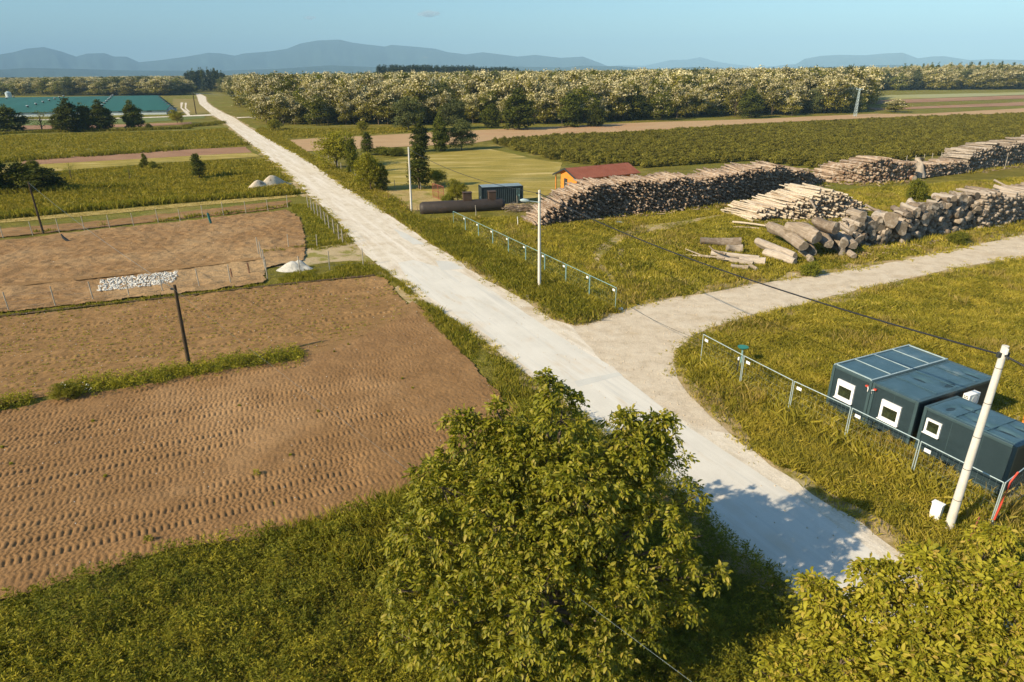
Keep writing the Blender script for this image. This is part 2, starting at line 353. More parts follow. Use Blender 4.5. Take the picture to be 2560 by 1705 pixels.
# ground out to the horizon
rings = [0, 20, 60, 150, 400, 1000, 2500, 6000, 12000, 20000]; nseg = 64
V = [(0, 0, 0)]; F3 = []
for r in rings[1:]:
    V += [(r * math.cos(2 * math.pi * k / nseg), r * math.sin(2 * math.pi * k / nseg), 0) for k in range(nseg)]
fs = [(0, 1 + k, 1 + (k + 1) % nseg) for k in range(nseg)]
for i in range(len(rings) - 2):
    b = 1 + i * nseg; fs += [(b + k, b + nseg + k, b + nseg + (k + 1) % nseg, b + (k + 1) % nseg) for k in range(nseg)]
me = bpy.data.meshes.new('ground'); me.from_pydata(V, [], fs); me.materials.append(G_GRASS); me.update()
tag(link('ground', me), kind='structure')

RL = [(450, 215), (454, 223.6), (457.5, 238.6), (470, 248.6), (487.5, 263.6), (512, 278.6), (537, 298.6), (562, 318), (588, 339), (615, 363), (639, 379), (663, 402.8), (690, 426.7), (711, 450.6), (737.6, 471), (785, 520), (817, 562.5), (852, 597), (889, 623.6), (931, 652.8), (966, 684.6), (1003, 711), (1048, 737.7), (1083, 764), (1109, 784), (1147, 810), (1194, 848.8), (1244, 885.7), (1400, 1010), (1613, 1180), (1697.5, 1267), (1764.7, 1310.6), (1825, 1364), (1920, 1450), (2030, 1568), (2150, 1690), (2400, 1950)]
RR = [(457.5, 215), (472.5, 222), (475, 233.6), (490, 246), (512.5, 258.6), (537.5, 269.8), (565, 288.6), (587, 302), (639, 331), (684.5, 355), (737.6, 389.5), (769, 413.8), (804, 437.7), (851.8, 464), (891.6, 493.5), (923.4, 514.7), (963, 541), (990, 562.5), (1024, 581), (1056, 599.7), (1072, 615.6), (1109, 639.5), (1149, 660.7), (1193, 683.8), (1241, 715.6), (1270, 735), (1310, 748), (1400, 850), (1500, 930), (1600, 985), (1677.7, 1000), (1723.5, 1031), (1772.7, 1073), (1836, 1112), (1906.5, 1161), (1983.9, 1203.6), (2086, 1284.6), (2250, 1420), (2400, 1550), (2560, 1690), (2850, 1950)]
rl = px(*RL); rr = px(*RR)
far_road = [(-305, 735), (-299, 735)]
_, ROADP = sheet('road', [far_road[0]] + rl + rr[::-1] + [far_road[1]], .034, M_GRAVEL, .16, .6, 3)
SU = [(1285, 742), (1325, 750), (1365, 742), (1410, 724), (1455, 706), (1500, 695), (1560, 684), (1645, 671), (1728.7, 654.6), (1835, 638.6), (1941, 622.7), (2060, 601.5), (2180, 577.6), (2354, 540), (2600, 492)]
SL = [(2600, 545), (2354, 590.8), (2206.7, 614.7), (2073.9, 644), (1914.6, 681), (1834.9, 702.4), (1728.7, 723.6), (1691.8, 735.6), (1632, 756.7), (1589.7, 774), (1561.6, 802.5), (1549, 830.6), (1554.5, 869), (1579, 904.5), (1628.4, 953.8), (1677.7, 998), (1660, 1010), (1500, 950), (1380, 860), (1285, 770)]
_, SIDEP = sheet('side_track', px(*(SU + SL)), .029, M_TRACK, .2, .6, 5)
def offset(P, lo, hi, seed):
    """polygon pushed outwards by an uneven amount"""
    P = np.asarray(P)[:, :2]; a = np.roll(P, 3, 0); b = np.roll(P, -3, 0); t = b - a; n = np.stack([t[:, 1], -t[:, 0]], 1); n /= np.linalg.norm(n, axis=1, keepdims=True) + 1e-9
    area = np.sum(P[:, 0] * np.roll(P[:, 1], -1) - np.roll(P[:, 0], -1) * P[:, 1]); n = n if area > 0 else -n
    w = lo + (hi - lo) * np.clip((fbm(P[:, 0], P[:, 1], 3.0, 3, seed) - .3) * 2.5, 0, 1); return P + n * w[:, None]
M_VERGE = surf('worn_verge', [(.3, (.30, .21, .095)), (.7, (.46, .36, .20))], .7, 10, .3, bdist=.04, big_=[((.20, .17, .035), .5, .50, .60), ((.55, .46, .32), .3, .56, .68)])
ROADV = offset(ROADP, .15, 1.3, 51); SIDEV = offset(SIDEP, .2, 1.8, 52)
def raw_sheet(name, P, z, mat):
    V = [Vector((p[0], p[1], 0)) for p in P]; tri = tessellate_polygon([V]); me = bpy.data.meshes.new(name)
    me.from_pydata([(v.x, v.y, z) for v in V], [], [t if (V[t[1]] - V[t[0]]).cross(V[t[2]] - V[t[0]]).z > 0 else t[::-1] for t in tri]); me.materials.append(mat); me.update(); return tag(link(name, me), kind='structure')
raw_sheet('verge', ROADV, .010, M_VERGE); raw_sheet('verge', SIDEV, .015, M_VERGE)
ASL = [(915, 605), (937, 642), (977, 677), (1016, 703), (1070, 740), (1120, 772), (1165, 808), (1215, 850), (1262, 885), (1400, 995), (1560, 1125), (1655, 1200), (1730, 1262), (1800, 1330), (1880, 1405), (1960, 1490), (2060, 1600), (2440, 1940)]
ASR = [(950, 598), (1000, 612), (1060, 628), (1130, 668), (1230, 735), (1288, 775), (1360, 818), (1412, 845), (1435, 870), (1496, 916), (1552, 962), (1600, 995), (1685, 1050), (1770, 1105), (1870, 1172), (1984, 1252), (2090, 1340), (2230, 1460), (2380, 1580), (2790, 1940)]
sheet('asphalt', px(*(ASL + ASR[::-1])), .040, M_ASPH, .06, .5, 7)
sheet('asphalt_patch', [T(6, *q) for q in [(1330, 425), (1420, 455), (1600, 560), (1500, 560), (1400, 500)]], .044, M_PATCH, .12, .4, 8)
sheet('asphalt_patch', [T(6, *q) for q in [(1690, 700), (1830, 710), (1950, 770), (1740, 785)]], .0445, M_PATCH, .12, .4, 9)
sheet('asphalt_patch', [T(10, *q) for q in [(1575, 285), (1880, 225), (1905, 245), (1600, 325)]], .0445, M_PATCH, .03, .4, 10)

# fields on the left of the road (shapes of the polygons used again for scattering)
HEDGE = [(-150, 975), (0, 938), (75, 918), (150, 902), (300, 880), (435, 856), (560, 836), (700, 818), (760, 800)]
B_POLY = px((-150, 1450), (0, 1390), (150, 1345), (380, 1275), (560, 1248), (700, 1218), (860, 1168), (920, 1142), (1010, 1100), (1150, 1010), (1215, 935), (1165, 925), (1130, 890), (1080, 830), (1030, 780), (985, 742), (955, 715), (900, 745), (760, 806), (700, 826), (560, 846), (435, 866), (300, 893), (150, 915), (0, 950), (-150, 985))
C_POLY = px((-150, 975), (0, 936), (150, 900), (300, 872), (435, 846), (560, 828), (700, 808), (800, 785), (900, 742), (950, 712), (915, 672), (885, 640), (860, 634), (760, 645), (620, 660), (420, 684), (200, 708), (0, 730), (-150, 748))
D_POLY = px((-150, 742), (0, 722), (200, 700), (420, 676), (560, 660), (605, 655), (610, 620), (700, 600), (706, 575), (703, 540), (690, 500), (660, 484), (600, 490), (400, 512), (200, 532), (0, 556), (-150, 575))
E_POLY = px((-150, 570), (0, 548), (200, 528), (400, 506), (600, 486), (664, 476), (672, 460), (600, 468), (400, 490), (200, 512), (0, 527), (-150, 543))
def relief(name, poly, res, zf, mat, base=.02):
    P = np.array(poly)[:, :2]; x0, y0 = P.min(0); x1, y1 = P.max(0)
    xs = np.arange(x0, x1, res); ys = np.arange(y0, y1, res); X, Y = np.meshgrid(xs, ys)
    jx = X + (fbm(X, Y, .9, 3, 5) - .5) * .7; jy = Y + (fbm(X, Y, .9, 3, 9) - .5) * .5
    ins = inpoly(jx, jy, P); nz = zf(X, Y) + base
    idx = np.arange(X.size).reshape(X.shape)
    q = ins[:-1, :-1] & ins[1:, :-1] & ins[:-1, 1:] & ins[1:, 1:]
    f = np.stack([idx[:-1, :-1][q], idx[:-1, 1:][q], idx[1:, 1:][q], idx[1:, :-1][q]], 1)
    used = np.unique(f); remap = -np.ones(X.size, int); remap[used] = np.arange(len(used))
    Vv = np.stack([X.ravel(), Y.ravel(), nz.ravel()], 1)[used]
    o = link(name, big(name, Vv, remap[f], mat, smooth=True)); return tag(o, kind='structure')
_a = T(9, 0, 1420); _b = T(9, 2355, 890); TR_ANG = math.atan2(_b[1] - _a[1], _b[0] - _a[0])
def uv_(X, Y, ang): c, s = math.cos(ang), math.sin(ang); return X * c + Y * s, -X * s + Y * c
def tread(X, Y):
    u, v = uv_(X, Y, TR_ANG); v = v + .22 * np.sin(u / 11.0); per = 1.22
    k = np.floor(v / per); w = (v / per - k) * per; off = _hash(k, k * 0 + 3, 11); amp = .75 + .5 * _hash(k, k * 0 + 5, 2)
    def band(c, hw): return 1 / (1 + np.exp((np.abs(w - c) - hw) / .022))
    def groove(ph, wd): f = np.abs((ph % 1) - .5); return -np.exp(-(f / wd) ** 2)
    lean = (off - .5) * .8
    z = groove(u / .275 + off + (w - .3) * lean + .35 * (fbm(X, Y, 1.2, 2, 41) - .5), .2) * band(.28, .215) * .060
    z = z + groove(u / .25 + off * 3, .2) * band(1.07, .06) * .05
    z = z + groove(u / .21 - np.abs(w - .75) * 3.4 + off * 5, .2) * band(.75, .16) * .042
    z = z - .025 * band(.28, .25) - .02 * band(.75, .19)
    fade = np.clip((fbm(X, Y, 3.0, 3, 21) - .22) * 3.6, .3, 1)
    edge = np.clip((-.5 - X + (Y - 27) * -.2) / 4, .25, 1); wear = np.clip(1.15 - (Y - 30) / 14, .4, 1)
    return z * amp * fade * edge * wear + (fbm(X, Y, .2, 3, 4) - .5) * .055 + (fbm(X, Y, 1.5, 2, 8) - .5) * .05 + .09
relief('field', B_POLY, .04, tread, M_SOIL)
_a = T(9, 0, 330); _b = T(9, 1700, 75); RW_ANG = math.atan2(_b[1] - _a[1], _b[0] - _a[0])
def rows(X, Y):
    u, v = uv_(X, Y, RW_ANG); z = .036 * np.sin(2 * np.pi * v / .72)
    tr = (np.abs((v % 6.5) - 1.0) < .2) | (np.abs((v % 6.5) - 2.9) < .2)
    z = z + tr * np.clip(np.sin(2 * np.pi * u / .42) * 1.6, -1, .3) * .05
    return z + (fbm(X, Y, .35, 3, 14) - .5) * .10 + .045
relief('field', C_POLY, .085, rows, M_SOIL2)
relief('field', D_POLY, .13, lambda X, Y: (fbm(X, Y, .9, 4, 24) - .5) * .30 + .13, M_SOIL3)
relief('field', E_POLY, .16, lambda X, Y: (fbm(X, Y, .9, 3, 34) - .5) * .16 + .07, M_SOIL2)
sheet('field', px((700, 838), (770, 822), (960, 745), (1010, 765), (985, 715), (950, 690), (900, 722), (760, 780), (700, 800)), .075, M_SOIL2, .3, .4, 45)
sheet('dirt_path', [T(6, *q) for q in [(200, 650), (430, 625), (700, 575), (980, 540), (1070, 570), (1180, 700), (950, 695), (760, 715), (480, 760), (250, 750)]], .012, M_DUSTY, .3, .4, 12)
sheet('dirt_path', [T(5, *q) for q in [(-300, 960), (760, 850), (1500, 770), (2300, 680), (2300, 700), (1500, 800), (780, 875), (-300, 990)]], .19, M_SOIL2, .25, .5, 13)
sheet('straw_strip', px((-150, 532), (0, 513), (200, 497), (400, 478), (560, 465), (680, 453), (684, 449), (560, 457), (400, 470), (200, 488), (0, 506), (-150, 524)), .05, M_STRAW, .25, .7, 14)
# narrow fields farther out on the left
sheet('field', px((40, 381), (200, 372), (330, 365), (450, 358), (578, 351), (566, 338), (450, 343), (330, 350), (150, 361), (60, 367)), .06, M_SOILFAR, .4, 2, 15)
sheet('meadow_strip', px((-150, 412), (100, 396), (300, 380), (450, 370), (575, 362), (600, 360), (578, 351), (450, 358), (330, 365), (40, 381), (-150, 392)), .05, M_MOWN, .4, 2, 16)
sheet('field', px((50, 298), (160, 296), (350, 290), (440, 286), (440, 281), (300, 286), (50, 289)), .08, M_SOILFAR, .6, 3, 17)
sheet('meadow_strip', px((-150, 290), (50, 289), (300, 284), (470, 272), (470, 267), (300, 272), (-150, 277)), .07, surf('young_crop', [(.3, (.10, .13, .03)), (.7, (.15, .17, .05))], .1, 2, .2), .6, 3, 18)
sheet('meadow_strip', px((395, 262), (455, 262), (484, 260), (462, 243), (452, 228), (398, 227)), .05, surf('dry_meadow', [(.3, (.19, .16, .04)), (.7, (.26, .20, .06))], .05, 1.5, .25), .6, 3, 19)
sheet('farm_track', [T(1, *q) for q in [(60, 800), (400, 806), (1300, 786), (1590, 775), (1730, 768), (1950, 758), (1965, 770), (1730, 778), (1590, 783), (1300, 793), (400, 812), (60, 806)]], .10, M_GRAVEL, .3, 3, 20)
sheet('farm_track', [T(1, *q) for q in [(1660, 650), (1685, 650), (1672, 700), (1730, 735), (1752, 770), (1725, 772), (1695, 740), (1660, 700)]], .11, M_GRAVEL, .3, 2, 21)
sheet('farm_track', [T(1, *q) for q in [(1700, 652), (1718, 652), (1712, 700), (1748, 735), (1740, 742), (1700, 708)]], .11, M_GRAVEL, .3, 2, 22)
sheet('farm_track', [T(1, *q) for q in [(2170, 785), (2290, 782), (2355, 800), (2290, 788), (2190, 795)]], .11, M_GRAVEL, .2, 2, 23)
# fields on the right of the road
sheet('field', px((668, 322), (760, 316), (850, 313), (960, 306), (1090, 300), (1300, 290), (1500, 281), (1740, 274), (2000, 262), (2120, 262), (2354, 249), (2600, 240), (2600, 252), (2354, 260), (2150, 266), (1990, 272), (1730, 284), (1500, 300), (1300, 309), (1125, 323), (1085, 330), (960, 336), (850, 341), (750, 346), (705, 348)), .06, M_SANDY, .5, 3, 24)
sheet('mown_meadow', px((868, 372), (930, 362), (1010, 352), (1120, 342), (1170, 352), (1230, 366), (1290, 374), (1290, 400), (1290, 440), (1220, 458), (1200, 480), (1080, 480), (960, 478), (915, 470), (905, 455), (890, 430)), .03, M_MOWN, .5, 1, 25)
sheet('mown_meadow', [T(2, *q) for q in [(1180, 1390), (1350, 1370), (1600, 1380), (1790, 1480), (1560, 1550), (1250, 1540), (1120, 1450)]], .035, surf('dry_yard', [(.3, (.30, .215, .075)), (.7, (.44, .33, .14))], .5, 6, .3, bdist=.08, big_=[((.22, .19, .04), .3, .5, .6)]), .5, .8, 26)
sheet('field', px((1990, 248), (2050, 248), (2354, 235), (2700, 220), (2700, 226), (2354, 243), (2150, 249), (2010, 254)), .12, M_SOILFAR, .6, 4, 27)
sheet('field', px((1985, 240), (2050, 238), (2354, 227), (2700, 214), (2700, 206), (2354, 219), (2050, 230), (1985, 233)), .12, M_SOILFAR, .6, 4, 28)
sheet('meadow_strip', px((1985, 232), (2050, 229), (2354, 218), (2700, 206), (2700, 198), (2354, 212), (2050, 219), (1990, 222)), .12, surf('pale_crop', [(.3, (.26, .25, .08)), (.7, (.34, .30, .11))], .02, .5, .15, big_=[((.30, .30, .15), .01, .5, .6)]), .6, 4, 29)
sheet('concrete_slab', [T(11, *q) for q in [(2050, 520), (2160, 490), (2355, 600), (2700, 780), (2700, 1150), (2250, 1160), (2150, 1100)]], .02, M_SLAB, .02, 1, 30)
sheet('dirt_path', [T(14, *q) for q in [(2200, 370), (2355, 280), (2700, 260), (2700, 470), (2355, 450), (2250, 430)]], .02, M_SOIL2, .15, .4, 31)
# worn wheel marks in the log yard grass
for k, q in enumerate(([(1000, 680), (1250, 560), (1500, 545), (1900, 475), (2050, 470), (1800, 520), (1500, 600), (1150, 650), (1000, 760), (900, 860), (1050, 1060), (1000, 1060), (840, 860), (880, 740)],
                       [(1060, 760), (1110, 770), (1080, 860), (1130, 950), (1220, 1010), (1160, 1020), (1060, 920), (1030, 850)])):
    sheet('worn_track', [T(7, *p) for p in q], .012 + k * .004, M_DUSTY, .45, .35, 40 + k)

WORN = [np.array([T(7, *p)[:2] for p in q]) for q in ([(1000, 680), (1250, 560), (1500, 545), (1900, 475), (2050, 470), (1800, 520), (1500, 600), (1150, 650), (1000, 760), (900, 860), (1050, 1060), (1000, 1060), (840, 860), (880, 740)], [(1060, 760), (1110, 770), (1080, 860), (1130, 950), (1220, 1010), (1160, 1020), (1060, 920), (1030, 850)])]
# ------------------------------------------------------------------ scattered ground plants
rng = np.random.default_rng(7)
def scatter(poly, dens, seed=0, exclude=()):
    P = np.array(poly)[:, :2]; a = P.min(0); b = P.max(0); n = int((b - a).prod() * dens); r = np.random.default_rng(seed)
    x = r.uniform(a[0], b[0], n); y = r.uniform(a[1], b[1], n); ok = inpoly(x, y, P)
    for e in exclude: ok &= ~inpoly(x, y, e)
    return x[ok], y[ok]
def blades(x, y, h, w, n, spread, seed, lean=.45):
    """n blades per point, each one bent triangle pair"""
    r = np.random.default_rng(seed); N = len(x) * n
    X = np.repeat(x, n) + r.normal(0, spread, N); Y = np.repeat(y, n) + r.normal(0, spread, N)
    Hh = np.repeat(h, n) * r.uniform(.55, 1.15, N); a = r.uniform(0, 2 * np.pi, N); b = r.uniform(0, 2 * np.pi, N)
    ww = np.repeat(np.broadcast_to(w, x.shape), n) * r.uniform(.6, 1.3, N) / 2
    cx, sx = np.cos(a) * ww, np.sin(a) * ww; l = np.abs(r.normal(0, lean, N)) * Hh
    lx, ly = np.cos(b) * l, np.sin(b) * l
    V = np.empty((N, 4, 3)); V[:, 0] = np.stack([X - cx, Y - sx, 0 * X - .02], 1); V[:, 1] = np.stack([X + cx, Y + sx, 0 * X - .02], 1)
    V[:, 2] = np.stack([X + lx * .45 + cx * .8, Y + ly * .45 + sx * .8, Hh * .62], 1)
    V[:, 3] = np.stack([X + lx, Y + ly, Hh], 1)
    F = np.arange(N * 4).reshape(N, 4)
    return V.reshape(-1, 3), F[:, [0, 1, 2, 3]]
def join(*parts):
    Vs, Fs, b = [], [], 0
    for v, f in parts: Vs.append(v); Fs.append(f + b); b += len(v)
    return np.concatenate(Vs), np.concatenate(Fs)
def leaves(c, d, nrm, L, Wd):
    """diamond leaf quads at c along d with width in the leaf plane"""
    d = d / np.linalg.norm(d, axis=1, keepdims=True); s = np.cross(d, nrm); s /= np.linalg.norm(s, axis=1, keepdims=True) + 1e-9
    L = np.broadcast_to(L, len(c))[:, None]; Wd = np.broadcast_to(Wd, len(c))[:, None]
    V = np.stack([c - d * L * .5, c + s * Wd * .5, c + d * L * .5, c - s * Wd * .5], 1)
    return V.reshape(-1, 3), np.arange(len(c) * 4).reshape(-1, 4)
def rvec(r, n): v = r.normal(size=(n, 3)); return v / np.linalg.norm(v, axis=1, keepdims=True)
def weeds(x, y, h, nleaf, L, Wd, rad, seed):
    """leafy upright stalks: narrow leaves round a stem from foot to tip"""
    r = np.random.default_rng(seed); N = len(x) * nleaf; t = r.uniform(.15, 1, N); H_ = np.repeat(h, nleaf); a = r.uniform(0, 2 * np.pi, N)
    rr_ = rad * np.sqrt(r.uniform(0, 1, N)) * (1.15 - t * .6)
    c = np.stack([np.repeat(x, nleaf) + np.cos(a) * rr_, np.repeat(y, nleaf) + np.sin(a) * rr_, H_ * t], 1)
    d = np.stack([np.cos(a), np.sin(a), r.uniform(-.3, 1.1, N)], 1); n = rvec(r, N) + [0, 0, 1.2]
    return leaves(c, d, n, L * r.uniform(.6, 1.3, N), Wd * r.uniform(.6, 1.3, N))
BLOCK = [ROADP, SIDEP]; rb_ = np.random.default_rng(77)
def thin(x, y, keep=.22):
    v = inpoly(x, y, ROADV) | inpoly(x, y, SIDEV); k = ~v | (rb_.uniform(0, 1, len(x)) < keep); return x[k], y[k]
def stuff(name, vf, mat, label, cat='grass'):
    return tag(link(name, big(name, vf[0], vf[1], mat)), label, cat, kind='stuff')

# tall grass right of the road: near verge, fence strip, log yard, beside the containers
wkA = px((1110, 641), (1300, 753), (1335, 770), (1450, 712), (1560, 686), (2354, 545), (2600, 490), (2600, 380), (2354, 410), (1900, 440), (1500, 500), (1240, 520), (1180, 500), (960, 505), (930, 470), (860, 430), (900, 500), (990, 560))
wkB = px((1549, 830), (1562, 800), (1600, 772), (1700, 735), (1915, 683), (2354, 594), (2700, 530), (3100, 800), (3100, 1400), (2900, 1900), (2500, 1640), (2250, 1420), (2086, 1286), (1906, 1161), (1723, 1031), (1628, 954), (1579, 904))
x, y = scatter(wkB, 60, 1, BLOCK); x, y = thin(x, y); dist = np.hypot(x, y); hgt = (.10 + .55 * fbm(x, y, 2.0, 4, 2) ** 1.3) * np.clip(1.15 - (dist - 30) / 150, .6, 1)
p1 = blades(x, y, hgt, .014 + dist * .0004, 5, .10, 1, .6)
x, y = scatter(wkA, 19, 2, BLOCK); x, y = thin(x, y); wn = inpoly(x, y, WORN[0]) | inpoly(x, y, WORN[1]); kk = ~wn | (rng.uniform(0, 1, len(x)) < .5); x, y, wn = x[kk], y[kk], wn[kk]; dist = np.hypot(x, y); hgt = (.14 + .5 * fbm(x, y, 3.5, 3, 5) ** 1.3) * np.where(wn, .45, 1)
p2 = blades(x, y, hgt, .025 + dist * .0005, 5, .14, 2, .6)
stuff('grass', join(p1, p2), L_GRS, 'tall yellow-green grass right of the road, around the fences and the log yard')
# the belt of taller, darker grass along the fence and the road corner
wkC = px((880, 487), (925, 495), (1040, 520), (1240, 610), (1420, 700), (1440, 735), (1330, 765), (1296, 750), (1190, 682), (1050, 598), (960, 540))
x, y = scatter(wkC, 26, 3, BLOCK); x, y = thin(x, y); hgt = .35 + .6 * fbm(x, y, 2.2, 3, 7)
stuff('grass', blades(x, y, hgt, .05, 5, .12, 3), L_GRSD, 'deeper green long grass between the fence of white signs and the road')
# verge on the left of the road, around the garden fences and the dirt entrance
wkD = px((700, 470), (735, 474), (785, 522), (815, 560), (770, 570), (720, 575), (705, 560), (700, 520), (690, 495), (668, 485), (672, 470))
wkE = px((640, 640), (700, 625), (780, 612), (850, 600), (890, 625), (965, 686), (1048, 740), (1147, 812), (1244, 887), (1330, 955), (1200, 960), (1160, 930), (1130, 890), (1080, 835), (1030, 782), (985, 742), (960, 700), (905, 650), (860, 634), (760, 642), (640, 658))
x, y = scatter(wkD, 16, 4, BLOCK); p1 = blades(x, y, .10 + .38 * fbm(x, y, 1.5, 3, 9), .07, 5, .14, 4)
x, y = scatter(wkE, 34, 5, BLOCK); cl = fbm(x, y, 2.0, 3, 11); k = cl > .36; x, y, cl = x[k], y[k], cl[k]
p2 = blades(x, y, .10 + .8 * (cl - .33), .045, 5, .1, 5)
stuff('grass', join(p1, p2), L_GRSD, 'ragged green verge grass left of the road beside the brown fields')
# meadow strips on the far left: coarse tufts, taller towards their near edges
parts = []
for poly, dn, hh, sd in ((px((-150, 520), (0, 504), (350, 470), (680, 447), (655, 415), (640, 396), (400, 428), (0, 452), (-150, 462)), 6.5, .8, 11), (px((-150, 460), (0, 450), (400, 426), (640, 394), (610, 365), (450, 372), (100, 398), (-150, 414)), 3.6, .6, 12),
                         (px((-150, 385), (0, 372), (330, 350), (570, 336), (520, 295), (440, 300), (0, 312), (-150, 318)), 1.3, .6, 13),
                         (px((590, 303), (640, 333), (760, 406), (880, 487), (930, 500), (930, 470), (880, 440), (860, 425), (790, 392), (700, 350), (660, 322), (600, 292)), 6.0, .5, 14),
                         (px((640, 320), (740, 315), (960, 304), (960, 294), (700, 297), (620, 296)), 1.6, .8, 15)):
    x, y = scatter(poly, dn, sd, BLOCK); parts.append(blades(x, y, hh * .8 * (.35 + .9 * fbm(x, y, 5, 3, sd)), .05 + np.hypot(x, y) * .0010, 5, .35, sd, .7))
stuff('grass', join(*parts), L_GRS, 'long meadow grass in strips left of the far road and along its right edge')
x, y = scatter(px((-150, 520), (0, 505), (350, 472), (690, 447), (690, 444), (350, 466), (0, 497), (-150, 510)), 9, 16)
stuff('grass', blades(x, y, .75 + .3 * fbm(x, y, 2, 2, 3), .14, 5, .2, 16), L_GRSD, 'high dark edge of the meadow above the straw strip')
x, y = scatter(px((-150, 531), (0, 513), (200, 497), (400, 478), (680, 453), (684, 449), (400, 470), (200, 488), (0, 506), (-150, 524)), 12, 17)
stuff('straw', blades(x, y, .12 + 0 * x, .10, 4, .25, 17, 1.4), L_HAY, 'cut yellow straw lying in a long strip left of the road', 'straw')
# bottom left: dense leafy weeds
wkG = px((-200, 1470), (-150, 1448), (0, 1388), (150, 1343), (380, 1273), (560, 1246), (700, 1216), (860, 1166), (920, 1140), (1010, 1098), (1150, 1008), (1215, 935), (1330, 960), (1400, 1012), (1613, 1182), (1697, 1269), (1764, 1312), (1825, 1366), (1920, 1452), (2035, 1570), (2150, 1700), (2000, 1900), (1200, 1720), (0, 1720), (-300, 1700))
x, y = scatter(wkG, 44, 18, BLOCK); hgt = .22 + 1.15 * fbm(x, y, 1.1, 3, 17) ** 1.4; edge = np.clip((y - 0) * 0 + 1, 0, 1)
stuff('weeds', weeds(x, y, hgt, 15, .155, .042, .15, 18), L_WEED, 'dense dark green weeds filling the bottom left below the field', 'weeds')
x, y = scatter(px((600, 1240), (700, 1216), (860, 1166), (920, 1140), (1010, 1098), (1150, 1008), (1215, 935), (1240, 990), (1000, 1250), (880, 1320), (700, 1290)), 30, 19)
stuff('grass', blades(x, y, .5 + .6 * fbm(x, y, 1.5, 2, 4), .016, 9, .13, 19, .35), L_GRSD, 'clump of long reed-like grass at the field corner beside the big walnut tree')
# hedge strip of weeds between the two brown fields, ditch lines, garden weeds
def strip(pts, w, dens, seed, jit=.25):
    r = np.random.default_rng(seed); xs, ys = [], []
    for a, b in zip(pts[:-1], pts[1:]):
        a = np.array(a[:2]); b = np.array(b[:2]); L = np.linalg.norm(b - a); n = int(L * dens * w); t = r.uniform(0, 1, n); q = a + (b - a) * t[:, None]
        nr = np.array([-(b - a)[1], (b - a)[0]]) / L; q = q + nr * r.normal(0, w / 2.5, n)[:, None]; xs.append(q[:, 0]); ys.append(q[:, 1])
    return np.concatenate(xs), np.concatenate(ys)
hp = px(*[(a, b + 2) for a, b in HEDGE])
x, y = strip(hp[:1] + hp[1:3], 1.0, 40, 31); x2, y2 = strip(hp[3:8], 1.5, 34, 32); x = np.r_[x, x2]; y = np.r_[y, y2]
stuff('weeds', weeds(x, y, .3 + .7 * fbm(x, y, 2, 2, 6), 20, .13, .06, .28, 33), L_WEED, 'bushy strip of weeds between the two brown fields by the wooden pole', 'weeds')
k = np.random.default_rng(3).uniform(0, 1, len(x)) < .13
stuff('yellow_flowers', weeds(x[k], y[k], .55 + .5 * fbm(x[k], y[k], 2, 2, 6), 9, .10, .08, .3, 34), L_LGT, 'pale yellow-green leaves dotted through the weed strip', 'weeds')
dl = px((-150, 748), (0, 728), (200, 705), (420, 681), (560, 664), (640, 655), (760, 643), (860, 632))
x, y = strip(dl, .5, 16, 35); p1 = blades(x, y, .15 + .35 * fbm(x, y, 1.5, 2, 3), .07, 6, .12, 35)
x, y = strip(px((-150, 566), (0, 545), (110, 533), (200, 524), (330, 512), (400, 505), (600, 482), (670, 473)), .7, 10, 36); kk = fbm(x, y, 4, 2, 5) > .42; p2 = blades(x[kk], y[kk], .2 + .6 * fbm(x[kk], y[kk], 2, 2, 3), .12, 6, .2, 36)
x, y = strip([T(6, *q) for q in [(200, 630), (430, 600), (700, 560), (890, 550)]], .7, 14, 37); p3 = blades(x, y, .2 + .2 * fbm(x, y, 2, 2, 3), .08, 6, .15, 37)
stuff('grass', join(p1, p2, p3), L_GRSD, 'thin green weeds along the garden fences and ditch lines of the brown fields')
sheet('ditch', px((-150, 752), (0, 731), (200, 708), (420, 684), (560, 667), (640, 658), (760, 646), (860, 636), (860, 633), (640, 655), (420, 681), (200, 705), (0, 727), (-150, 748)), .12, M_DITCH, .2, .5, 44)
x, y = scatter(C_POLY, 5, 38); u, v = uv_(x, y, RW_ANG); v = np.round(v / .72) * .72 + np.random.default_rng(1).normal(0, .05, len(v)); c_, s_ = math.cos(RW_ANG), math.sin(RW_ANG); x, y = u * c_ - v * s_, u * s_ + v * c_
kk = (fbm(x, y, 3, 3, 44) > .4) & inpoly(x, y, C_POLY); x, y = x[kk], y[kk]
vf = weeds(x, y, .10 + 0 * x, 5, .10, .05, .10, 39); vf[0][:, 2] += .05
stuff('seedlings', vf, L_LGT, 'rows of tiny yellow-green seedlings on the middle brown field', 'seedlings')
sx = []; 
for (n_, a_, b_) in ((9, 1760, 930), (9, 1020, 1390), (9, 640, 565), (9, 2180, 500), (9, 725, 945), (9, 80, 860), (9, 1640, 460), (10, 400, 275), (10, 470, 340), (10, 30, 40), (9, 2290, 90), (9, 1990, 800), (9, 20, 745)):
    p = T(n_, a_, b_); s_ = {1760: 1.0, 1020: 1.0}.get(a_, .45); q = weeds(np.array([p[0]] * 3), np.array([p[1]] * 3), np.array([.32, .28, .3]) * s_, 26, .11 * (.5 + s_ / 2), .05, .2 * s_, int(a_))
    q[0][:, 2] += .05
    o = tag(link('weed_plant', big('weed_plant', q[0], q[1], L_LGT)), 'small green weed growing alone in the tyre-marked brown field', 'plant', 'single weeds in the brown field')
